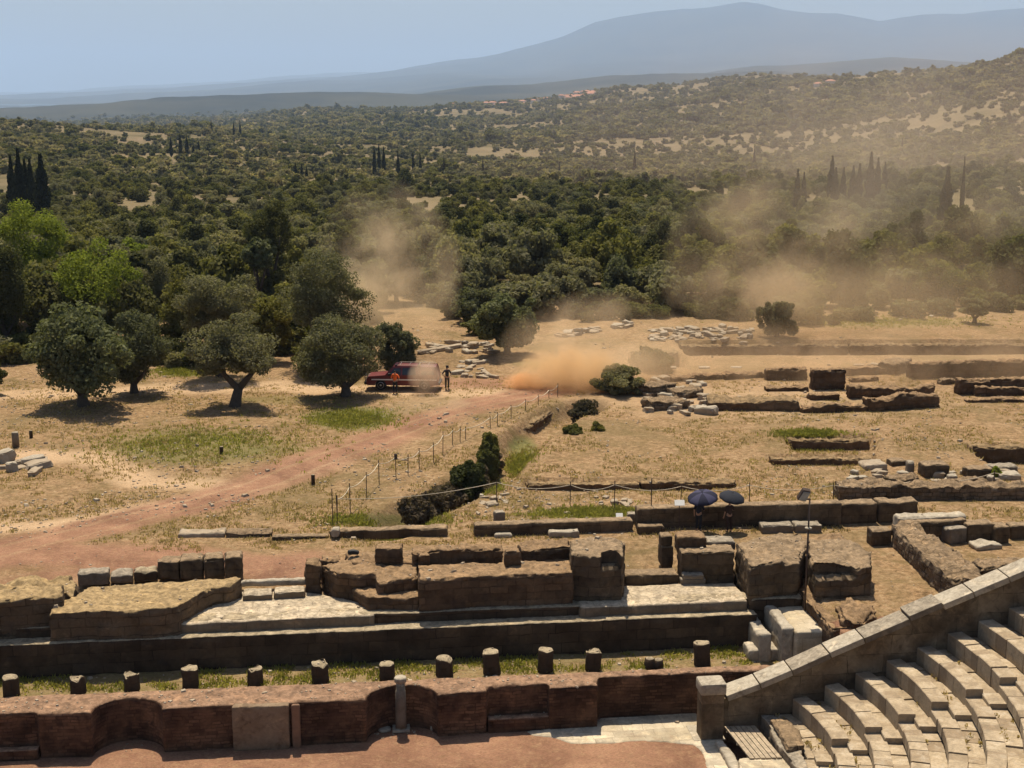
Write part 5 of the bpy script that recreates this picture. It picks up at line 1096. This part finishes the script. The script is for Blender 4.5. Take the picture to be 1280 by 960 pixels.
o = MB().tube([(0, 0, -.1), (0, 0, h)], .03, 6).build('bare_post', M['post'], label='bare thin post in front of the dark wall, left of the white panel', cat='post'); o.location = (x, y, z)
x, y = at(1005.8, 763, -.62); h = z_of(y, 622) + .62
lp = empty('lamp_post', (x, y, -.66), label='tall thin pole with a floodlight on top between the two big square blocks', cat='lamp post')
MB().tube([(0, 0, 0), (0, 0, h)], [.05, .038], 8).build('pole', M['post'], smooth=True, parent=lp)
MB().box(-.16, .16, -.16, .16, 0, .03).build('base_plate', M['post'], parent=lp)
MB().box(-.35, .04, -.03, .03, h - .06, h).build('bracket', M['post'], parent=lp)
fl = MB().box(-.2, .2, -.12, .12, -.3, .3, taper=.02).build('floodlight', M['post'], bevel=.03, parent=lp); fl.location = (-.28, -.1, h + .22); fl.rotation_euler = (.5, .25, .2)
gl = MB().box(-.16, .16, -.14, -.122, -.25, .25).build('lens', plain('lamp_glass', (.25, .27, .28), .15), parent=fl)
o = lathe('collar', [(.1, 0), (.16, .02), (.16, .06), (.06, .08)], M['marble'], n=14, parent=lp); o.location = (0, 0, z_of(y, 660) + .62)
# ------------------------------------------------------------------ people
def skin(name, pts, edges, mat, parent, root=0, sub=2):
    """pts: (x,y,z,r). grows one continuous surface over a skeleton"""
    me = bpy.data.meshes.new(name); me.from_pydata([p[:3] for p in pts], edges, []); o = bpy.data.objects.new(name, me); COL.objects.link(o)
    sk_ = o.modifiers.new('s', 'SKIN'); sk_.use_smooth_shade = True
    if not me.skin_vertices: bm = bmesh.new(); bm.from_mesh(me); bm.verts.layers.skin.verify(); bm.to_mesh(me); bm.free()
    for i, p in enumerate(pts):
        r = p[3]; me.skin_vertices[0].data[i].radius = (r, r) if not isinstance(r, tuple) else r; me.skin_vertices[0].data[i].use_root = (i == root)
    ss = o.modifiers.new('u', 'SUBSURF'); ss.levels = sub; ss.render_levels = sub
    dg = bpy.context.evaluated_depsgraph_get(); out = bpy.data.meshes.new_from_object(o.evaluated_get(dg)); bpy.data.objects.remove(o)
    out.materials.clear(); out.materials.append(mat); out.name = name; out.polygons.foreach_set('use_smooth', [True] * len(out.polygons))
    return link(bpy.data.objects.new(name, out), parent)
def person(px, py, rz, label, shirt, trousers, hair=(.02, .015, .012), arm='down', stride=.0, cap=None, z0=0.0, tall=1.0, vest=None):
    x, y, z = on(px, py, z0); o = empty('person', (x, y, z), rz, label=label, cat='person'); o.scale = (tall,) * 3
    skinm = plain('skin', (.42, .24, .15), .6, var=.1); st = stride
    L = {'down': [(-.255, .02, 1.14), (-.27, -.06, .90), (-.27, -.09, .81)], 'hold': [(-.27, -.05, 1.17), (-.15, -.27, 1.26), (-.11, -.31, 1.33)], 'hip': [(-.36, .05, 1.18), (-.2, -.08, 1.0), (-.15, -.1, .97)]}[arm]
    R_ = [(.255, .02, 1.14), (.28, -.05, .90), (.28, -.08, .81)] if arm != 'hip' else [(.3, 0, 1.16), (.24, -.18, 1.02), (.19, -.22, 1.03)]
    pts = [(0, 0, .96, .125), (0, 0, 1.1, .12), (0, 0, 1.28, (.145, .12)), (0, .005, 1.42, .085), (0, 0, 1.50, .052), (0, -.005, 1.575, .062), (0, -.01, 1.66, .095), (0, 0, 1.735, .055),
           (-.17, 0, 1.42, .06), (*L[0], .042), (*L[1], .03), (*L[2], .032), (.17, 0, 1.42, .06), (*R_[0], .042), (*R_[1], .03), (*R_[2], .032),
           (-.095, 0, .88, .09), (-.1, -.02 - st, .50, .058), (-.1, .05 - st, .10, .04), (-.11, -.13 - st, .045, .036), (.095, 0, .88, .09), (.1, -.02 + st, .50, .058), (.1, .05 + st * 1.6, .10, .04), (.11, -.13 + st * 1.6, .045, .036), (0, -.112, 1.635, .016)]
    ed = [(0, 1), (1, 2), (2, 3), (3, 4), (4, 5), (5, 6), (6, 7), (3, 8), (8, 9), (9, 10), (10, 11), (3, 12), (12, 13), (13, 14), (14, 15), (0, 16), (16, 17), (17, 18), (18, 19), (0, 20), (20, 21), (21, 22), (22, 23), (6, 24)]
    for hnd, base in ((11, L[2]), (15, R_[2])):
        for k in range(5):
            a = (k - 2) * .014; ln = (.045, .07, .08, .07, .055)[k]; up = .03 if arm == 'hold' and hnd == 11 else -.07
            pts.append((base[0] + (a if k else .04), base[1] - .03 + a, base[2] + up * ln / .07, .009)); ed.append((hnd, len(pts) - 1))
    skin('body', pts, ed, skinm, o)
    T = [(0, 0, .93, .14), (0, 0, 1.1, .138), (0, 0, 1.28, (.165, .135)), (0, .005, 1.42, .1), (-.175, 0, 1.42, .075), (L[0][0], L[0][1], L[0][2], .056), (.175, 0, 1.42, .075), (R_[0][0], R_[0][1], R_[0][2], .056)]
    skin('shirt', T, [(0, 1), (1, 2), (2, 3), (3, 4), (4, 5), (3, 6), (6, 7)], shirt, o)
    G = [(0, 0, .97, .132), (-.098, 0, .86, .102), (-.102, -.02 - st, .50, .076), (-.1, .05 - st, .11, .062), (.098, 0, .86, .102), (.102, -.02 + st, .50, .076), (.1, .05 + st * 1.6, .11, .062)]
    skin('trousers', G, [(0, 1), (1, 2), (2, 3), (0, 4), (4, 5), (5, 6)], trousers, o)
    skin('hair', [(0, .035, 1.62, .075), (0, .02, 1.69, .092), (0, .0, 1.755, .06)], [(0, 1), (1, 2)], plain('hair', hair, .7), o)
    if cap: skin('cap', [(0, .01, 1.70, .10), (0, 0, 1.76, .075), (0, -.12, 1.70, .03)], [(0, 1), (0, 2)], cap, o)
    for sx, yy in ((-.11, -.04 - st), (.11, -.04 + st * 1.6)):
        skin('shoe', [(sx * .95, yy + .09, .05, .05), (sx, yy - .04, .045, .048), (sx, yy - .12, .035, .04)], [(0, 1), (1, 2)], plain('shoe', (.03, .025, .02), .7), o, sub=1)
    return o, (x, y, z), L[2]
navy = plain('navy_cloth', (.02, .022, .035), .9); brown = plain('dark_brown_cloth', (.05, .03, .022), .9); dark = plain('charcoal_cloth', (.025, .025, .028), .9); olive_c = plain('olive_work_cloth', (.06, .055, .035), .9)
orange = plain('orange_shirt', (.85, .16, .03), .8, var=.1)
def umbrella(hand, rad, colr, label, tilt, grp=None):
    o = empty('umbrella', (hand[0], hand[1], hand[2] - .22), label=label, cat='umbrella', group=grp); o.rotation_euler = tilt
    n, m = 8, 6; v = []; f = []
    for i in range(m + 1):
        t = i / m; r = rad * math.sin(t * 1.25) / math.sin(1.25)
        for k in range(n * 4):
            a = 2 * math.pi * k / (n * 4); q = 1 - .05 * t * (1 - abs(math.cos(a * n / 2))); v.append((r * q * math.cos(a), r * q * math.sin(a), .98 - rad * .42 * (1 - math.cos(t * 1.25)) / (1 - math.cos(1.25)) + .0))
    N_ = n * 4
    for i in range(m):
        for k in range(N_): f.append((i * N_ + k, i * N_ + (k + 1) % N_, (i + 1) * N_ + (k + 1) % N_, (i + 1) * N_ + k))
    c = mesh('canopy', v, f, colr, True, parent=o); s = c.modifiers.new('t', 'SOLIDIFY'); s.thickness = .006
    MB().tube([(0, 0, -.1), (0, 0, 1.06)], .011, 6).build('shaft', M['post'], parent=o)
    lathe('handle', [(.018, -.14), (.02, -.1), (.018, .0)], plain('handle', (.05, .03, .02), .5), n=10, parent=o)
    for k in range(8):
        a = 2 * math.pi * k / 8; MB().tube([(0, 0, .6), (rad * .5 * math.cos(a), rad * .5 * math.sin(a), .98 - rad * .12)], .005, 4).build('stretcher', M['post'], parent=o)
    return o
uc = NT('navy_umbrella_cloth'); tcx = uc.sep(uc.n('ShaderNodeTexCoord').outputs['Object']); an_ = uc.math('ARCTAN2', tcx[1], tcx[0]); st_ = uc.math('GREATER_THAN', uc.math('SINE', uc.math('MULTIPLY', an_, 4)), .0)
um1 = uc.principled(uc.mix(st_, (.02, .02, .038), (.05, .048, .088)), .85, spec=.15); um2 = plain('grey_blue_umbrella_cloth', (.024, .026, .035), .85, var=.1, spec=.15)
def held(p, loc, hand, rz, tall=1.0):
    c, s = math.cos(rz), math.sin(rz); return (loc[0] + tall * (c * hand[0] - s * (hand[1] - .03)), loc[1] + tall * (s * hand[0] + c * (hand[1] - .03)), loc[2] + tall * (hand[2] + .02))
p1, l1, h1 = person(873, 664, 2.6, 'person in dark clothes under the larger navy umbrella by the long wall', navy, dark, arm='hold', tall=.97)
umbrella(held(p1, l1, h1, 2.6, .97), .78, um1, 'larger navy umbrella with lighter panels, tilted left, held before the long wall', (.2, -.2, .3))
p2, l2, h2 = person(911, 665, 3.4, 'person in brown clothes under the smaller grey blue umbrella by the long wall', brown, brown, arm='hold', tall=.95)
umbrella(held(p2, l2, h2, 3.4, .95), .66, um2, 'smaller dark grey blue umbrella on the right, held before the long wall', (.26, .1, .2))
person(559, 487, .3, 'man in dark work clothes standing alone right of the fire truck', dark, olive_c, arm='hip', cap=dark, tall=1.02)
person(494, 492, 2.9, 'person in an orange shirt and dark trousers standing beside the fire truck door', orange, dark, arm='hip', stride=.03)
# ------------------------------------------------------------------ fire truck (double cab pick-up with a canopy), facing left
red = plain('deep_red_paint', (.13, .012, .012), .35, var=.06, spec=.5); blk = plain('black_plastic', (.02, .02, .02), .6); glass = plain('dark_glass', (.02, .025, .03), .08, spec=.6); tyre = plain('tyre_rubber', (.02, .019, .018), .9)
chrome = plain('steel_rim', (.45, .44, .42), .35, .8); white = plain('white_stripe', (.75, .72, .68), .5, var=.03); lampm = plain('headlight_glass', (.8, .8, .78), .15)
x, y, z = on(505, 485.5); tr = empty('fire_truck', (x, y, z), math.radians(-3), label='dark red off road fire truck parked facing left, rear half lost in dust', cat='fire truck'); tr.scale = (1.0,) * 3
def profile(name, pr, w0, w1, mat, bev=.04, parent=tr):
    """side outline (x,z) extruded across, narrower at the top by w1"""
    zs = [p[1] for p in pr]; z0_, z1_ = min(zs), max(zs); mb = MB(); n = len(pr)
    for s in (-1, 1):
        for px_, pz in pr: t = (pz - z0_) / (z1_ - z0_ + 1e-6); mb.v.append((px_, s * (w0 + (w1 - w0) * t), pz))
    mb.f = [tuple(range(n)), tuple(range(2 * n - 1, n - 1, -1))] + [(i, (i + 1) % n, n + (i + 1) % n, n + i) for i in range(n)]
    mb.f = [tuple(reversed(q)) for q in mb.f]
    return mb.build(name, mat, bevel=bev, parent=parent)
def wheelcut(cx, r=.45, n=7): return [(cx + r * math.cos(math.pi * i / n), .42 + r * math.sin(math.pi * i / n)) for i in range(n + 1)]
body = [(-2.62, .45), (-2.66, .72), (-2.6, 1.02), (-1.25, 1.14), (2.62, 1.12), (2.64, .5)] + [(2.2, .42)] + wheelcut(1.62) + [(1.1, .42)] + [(-1.2, .42)] + wheelcut(-1.62) + [(-2.15, .42)]
profile('body', body, .88, .86, red, .03)
profile('cab', [(-1.28, 1.12), (-.72, 1.74), (-.5, 1.80), (1.05, 1.80), (1.2, 1.12)], .85, .68, red, .04)
profile('canopy', [(1.26, 1.12), (1.26, 1.74), (2.45, 1.74), (2.6, 1.12)], .84, .74, red, .05)
for s in (-1, 1):
    def side_win(nm, pr):
        mb = MB(); n = len(pr)
        for off in (.0, .02):
            for px_, pz in pr: t = (pz - 1.12) / .68; mb.v.append((px_, s * (.857 + (.68 - .85) * t + off - .005), pz))
        mb.f = [tuple(range(n)), tuple(range(2 * n - 1, n - 1, -1))] + [(i, (i + 1) % n, n + (i + 1) % n, n + i) for i in range(n)]
        if s > 0: pass
        mb.build(nm, glass, parent=tr)
    side_win('window', [(-.98, 1.2), (-.62, 1.66), (-.12, 1.70), (-.12, 1.2)]); side_win('window', [(.0, 1.2), (.0, 1.70), (.92, 1.70), (1.04, 1.2)])
    side_win('canopy_window', [(1.42, 1.22), (1.42, 1.62), (2.3, 1.62), (2.38, 1.22)])
    for dx0, dx1 in ((-1.1, -.06), (-.02, 1.02)):
        dr = MB().box(dx0 + .02, dx1 - .02, s * .872 - .012, s * .872 + .012, .55, 1.08).build('door', red, bevel=.01, parent=tr)
        MB().box(dx1 - .22, dx1 - .08, s * .895 - .012, s * .895 + .012, .94, .98).build('handle', blk, parent=dr)
    MB().box(-2.3, 2.55, s * .89 - .006, s * .89 + .006, .80, .88).build('stripe', white, parent=tr)
    MB().box(-1.05, -.85, s * 1.02 - .06, s * 1.02 + .06, 1.15, 1.34).build('mirror', blk, bevel=.02, parent=tr)
    for cx in (-1.62, 1.62):
        wh = empty('wheel', (cx, s * .76, .41), parent=tr)
        w_ = lathe('tyre', [(.24, -.12), (.37, -.12), (.41, -.08), (.41, .08), (.37, .12), (.24, .12)], tyre, n=28, parent=wh); w_.rotation_euler = (math.pi / 2, 0, 0)
        w_ = lathe('rim', [(.05, -.13), (.1, -.1), (.24, -.125), (.25, 0), (.24, .125), (.1, .1), (.05, .13)], chrome, n=24, parent=wh); w_.rotation_euler = (math.pi / 2, 0, 0)
    MB().box(-2.68, -2.6, s * .66 - .16, s * .66 + .16, .78, .96).build('headlight', lampm, bevel=.03, parent=tr)
    MB().box(2.62, 2.67, s * .78 - .06, s * .78 + .06, .75, 1.02).build('tail_light', plain('red_lens', (.5, .02, .02), .2), parent=tr)
mb = MB(); mb.v = [(-1.26, -.76, 1.16), (-1.26, .76, 1.16), (-.76, .64, 1.72), (-.76, -.64, 1.72), (-1.24, -.76, 1.19), (-1.24, .76, 1.19), (-.74, .64, 1.75), (-.74, -.64, 1.75)]
mb.f = [(0, 1, 2, 3), (7, 6, 5, 4), (0, 4, 5, 1), (1, 5, 6, 2), (2, 6, 7, 3), (3, 7, 4, 0)]; o = mb.build('windscreen', glass, parent=tr); o.location = (-.02, 0, 0)
MB().box(-2.68, -2.62, -.48, .48, .74, .98).build('grille', blk, bevel=.01, parent=tr)
MB().box(-2.86, -2.6, -.86, .86, .44, .66).build('bumper', blk, bevel=.04, parent=tr); MB().box(2.6, 2.8, -.84, .84, .46, .62).build('bumper', blk, bevel=.03, parent=tr)
MB().tube([(-2.8, -.6, .66), (-2.84, -.6, 1.0), (-2.84, .6, 1.0), (-2.8, .6, .66)], .035, 7).build('bull_bar', blk, parent=tr)
rk = empty('roof_rack', (0, 0, 0), parent=tr)
for s in (-1, 1): MB().tube([(-.4, s * .6, 1.8), (-.35, s * .6, 1.9), (2.3, s * .6, 1.9), (2.35, s * .6, 1.76)], .022, 6).build('rail', M['rope'], parent=rk)
for cx in (-.2, .5, 1.2, 1.9): MB().tube([(cx, -.6, 1.9), (cx, .6, 1.9)], .018, 6).build('crossbar', chrome, parent=rk)
MB().box(-.62, -.38, -.5, .5, 1.79, 1.9).build('light_bar', plain('dark_lens', (.05, .02, .03), .25), bevel=.03, parent=tr)
MB().tube([(-.9, .7, 1.15), (-.95, .7, 2.6)], .01, 5).build('antenna', blk, parent=tr)
# small dark thing left on the ruin (a bag) and thin rod behind the podium
x, y = at(441, 694, 1.0)
bg_ = skin('bag', [(-.25, 0, .12, .13), (.05, .02, .16, .14), (.3, 0, .1, .1)], [(0, 1), (1, 2)], blk, None); bg_.location = (x, y, 1.0); bg_['label'] = 'small black bag left on the earthy top of the central ruin'; bg_['category'] = 'bag'
# ------------------------------------------------------------------ village on the far hill
roofm = plain('terracotta_roof', (.42, .2, .13), .9); wallm = plain('village_plaster', (.62, .55, .45), .9)
def house(px, D, w, d, h, rz, k, label, group):
    x, y, z = far_on(px, D); o = empty('village_house', (x, y, z), rz, label=label, cat='house', group=group)
    MB().box(-w / 2, w / 2, -d / 2, d / 2, -3, h).build('wall', wallm, parent=o)
    mb = MB(); e = .5; mb.v = [(-w / 2 - e, -d / 2 - e, h), (w / 2 + e, -d / 2 - e, h), (w / 2 + e, d / 2 + e, h), (-w / 2 - e, d / 2 + e, h), (-w / 2 * .5, 0, h + 2.6), (w / 2 * .5, 0, h + 2.6)]
    mb.f = [(0, 3, 2, 1), (0, 1, 5, 4), (2, 3, 4, 5), (1, 2, 5), (3, 0, 4)]; mb.build('roof', roofm, parent=o)
vr = random.Random(3)
for i in range(34):
    px = 745 - abs(vr.gauss(0, 48)) if i % 4 else vr.uniform(560, 760); house(px, 3380 + vr.uniform(-160, 60), vr.uniform(11, 22), vr.uniform(9, 13), vr.uniform(5, 9), vr.uniform(-.6, .6), i, 'tiny red roofed house of the village on the middle ridge', 'village on the middle ridge')
for i in range(3):
    house(vr.uniform(1010, 1050), vr.uniform(2300, 2480), vr.uniform(10, 16), 10, 5, vr.uniform(-.6, .6), i, 'tiny pale farmhouse near the crest of the right hand hill', 'farmhouses on the right hill')
# ------------------------------------------------------------------ dust and smoke: closed volumes of uneven density
def cloud(name, px, py, D, rx, ry, rz, dens, col, label, scale=.35, lo=.38, hi=.7, seed=0, wind=(1, 1, 1), aniso=.1, edge=1.0):
    x = (px - CX) / F_PX * D * CT; z = z_of(D, py)
    bm = bmesh.new(); bmesh.ops.create_icosphere(bm, subdivisions=3, radius=1)
    for v in bm.verts: v.co = (v.co.x * rx, v.co.y * ry, v.co.z * rz)
    me = bpy.data.meshes.new(name); bm.to_mesh(me); bm.free()
    N = NT(name + '_air'); tc = N.n('ShaderNodeTexCoord').outputs['Object']; q = N.sep(tc)
    r2 = N.math('ADD', N.math('ADD', N.math('POWER', N.math('DIVIDE', q[0], rx), 2), N.math('POWER', N.math('DIVIDE', q[1], ry), 2)), N.math('POWER', N.math('DIVIDE', q[2], rz), 2))
    fall = N.math('POWER', N.math('SUBTRACT', 1.0, r2, clamp=True), edge)
    nz = N.noise(N.comb(N.math('ADD', N.math('MULTIPLY', q[0], wind[0]), seed * 3.7), N.math('MULTIPLY', q[1], wind[1]), N.math('MULTIPLY', q[2], wind[2])), scale, 3, .6, .5)
    d = N.math('MULTIPLY', N.math('MULTIPLY', fall, N.ramp(nz, lo, hi)), dens)
    p = N.n('ShaderNodeVolumePrincipled'); p.inputs['Color'].default_value = (*col, 1); p.inputs['Anisotropy'].default_value = aniso; N.put(p.inputs['Density'], d)
    N.t.links.new(p.outputs[0], N.out.inputs['Volume'])
    me.materials.append(N.m); o = bpy.data.objects.new(name, me); o.location = (x, D, z); return link(o, kind='stuff', label=label)
if DUST:
    cloud('smoke', 718, 470, 103, 4.7, 3.0, 2.6, 1.0, (1.0, .71, .40), 'thick orange smoke rolling off the ground by the track', .55, .34, .6, 1)
    cloud('smoke', 656, 478, 102.5, 1.8, 1.2, .85, 2.4, (1.0, .62, .32), 'brightest orange puff at the source of the smoke', 1.2, .3, .6, 2)
    cloud('dust', 752, 442, 105, 8, 5, 5.0, .22, (1.0, .77, .50), 'pale dust thinning out above the orange smoke', .4, .38, .7, 3)
    cloud('dust', 532, 514, 95.5, 4.0, 3.0, 1.1, .42, (1.0, .82, .56), 'beige dust drifting low across the track', .5, .35, .7, 4)
    cloud('dust', 527, 471, 100.6, 1.4, 1.0, 1.4, 1.2, (.95, .75, .55), 'brown dust around the rear of the fire truck', .7, .3, .65, 5)
    cloud('dust', 480, 345, 116, 6.6, 6, 8.4, .19, (1.0, .79, .52), 'tall plume of beige dust above the fire truck', .3, .4, .68, 6, (1, 1, .9))
    cloud('dust', 965, 345, 127, 10, 7, 10.5, .115, (1.0, .77, .50), 'dust plume before the right hand woodland', .2, .4, .7, 7)
    cloud('dust', 1140, 345, 128, 17, 8, 10, .06, (1.0, .77, .50), 'dust veil before the right hand trees', .14, .38, .72, 11)
    cloud('dust', 1075, 470, 107, 24, 5, 4.6, .17, (1.0, .74, .47), 'dust veil over the far excavation', .2, .3, .7, 8)
    cloud('dust', 1150, 265, 180, 38, 20, 22, .018, (1.0, .80, .60), 'thin high dust veil at the right above the woodland', .06, .36, .72, 9)
    cloud('dust', 1100, 190, 520, 175, 90, 62, .0036, (1.0, .76, .60), 'faint reddish dust hanging before the right hill', .016, .3, .75, 12)
# ------------------------------------------------------------------ camera, light, air
cam = bpy.data.cameras.new('camera'); co_ = bpy.data.objects.new('camera', cam); COL.objects.link(co_)
cam.sensor_width = 36; cam.lens = 36 * F_PX / 1280; cam.clip_start = .5; cam.clip_end = 250000
co_.location = (0, 0, CAMZ); co_.rotation_euler = (math.pi / 2 - TH, 0, 0); S.camera = co_
SUN_EL, SUN_AZ = math.radians(66), math.radians(-9)       # azimuth from +Y, negative = to the left
sd = Vector((math.sin(SUN_AZ) * math.cos(SUN_EL), math.cos(SUN_AZ) * math.cos(SUN_EL), math.sin(SUN_EL)))
sl = bpy.data.lights.new('sun', 'SUN'); sl.energy = 5.0; sl.angle = math.radians(.5); sl.color = (1, .895, .71)
so = bpy.data.objects.new('sun', sl); COL.objects.link(so); so.rotation_euler = sd.to_track_quat('Z', 'Y').to_euler()
w = bpy.data.worlds.new('World'); S.world = w; w.use_nodes = True; nt = w.node_tree; nt.nodes.clear()
sk = nt.nodes.new('ShaderNodeTexSky'); sk.sky_type = 'NISHITA'; sk.sun_disc = False; sk.sun_elevation = SUN_EL; sk.sun_rotation = SUN_AZ
sk.altitude = 300; sk.air_density = 1.0; sk.dust_density = 2.5; sk.ozone_density = 1.5
bg = nt.nodes.new('ShaderNodeBackground'); bg.inputs[1].default_value = .075; wo = nt.nodes.new('ShaderNodeOutputWorld')
nt.links.new(sk.outputs[0], bg.inputs[0]); nt.links.new(bg.outputs[0], wo.inputs[0])
def vol_mat(name, col, dens, aniso=.2):
    N = NT(name); p = N.n('ShaderNodeVolumePrincipled'); p.inputs['Color'].default_value = (*col, 1); p.inputs['Density'].default_value = dens; p.inputs['Anisotropy'].default_value = aniso
    N.t.links.new(p.outputs[0], N.out.inputs['Volume']); return N, p
if HAZE:
    N, p = vol_mat('haze', (.55, .72, .98), 5.4e-5, .1)
    MB().box(-69000, 69000, -3000, 71500, -400, 1700).build('haze', N.m, kind='stuff')
S.view_settings.view_transform = 'Standard'; S.view_settings.look = 'None'; S.view_settings.gamma = 1; S.view_settings.exposure = .40
cy = S.cycles; cy.use_denoising = True; cy.max_bounces = 5; cy.diffuse_bounces = 3; cy.glossy_bounces = 1; cy.transmission_bounces = 2; cy.transparent_max_bounces = 8; cy.volume_bounces = 2
cy.use_adaptive_sampling = True; cy.adaptive_threshold = .015; cy.volume_step_rate = 2.0; cy.volume_max_steps = 128; cy.caustics_reflective = False; cy.caustics_refractive = False
try: cy.denoiser = 'OPENIMAGEDENOISE'
except Exception: pass
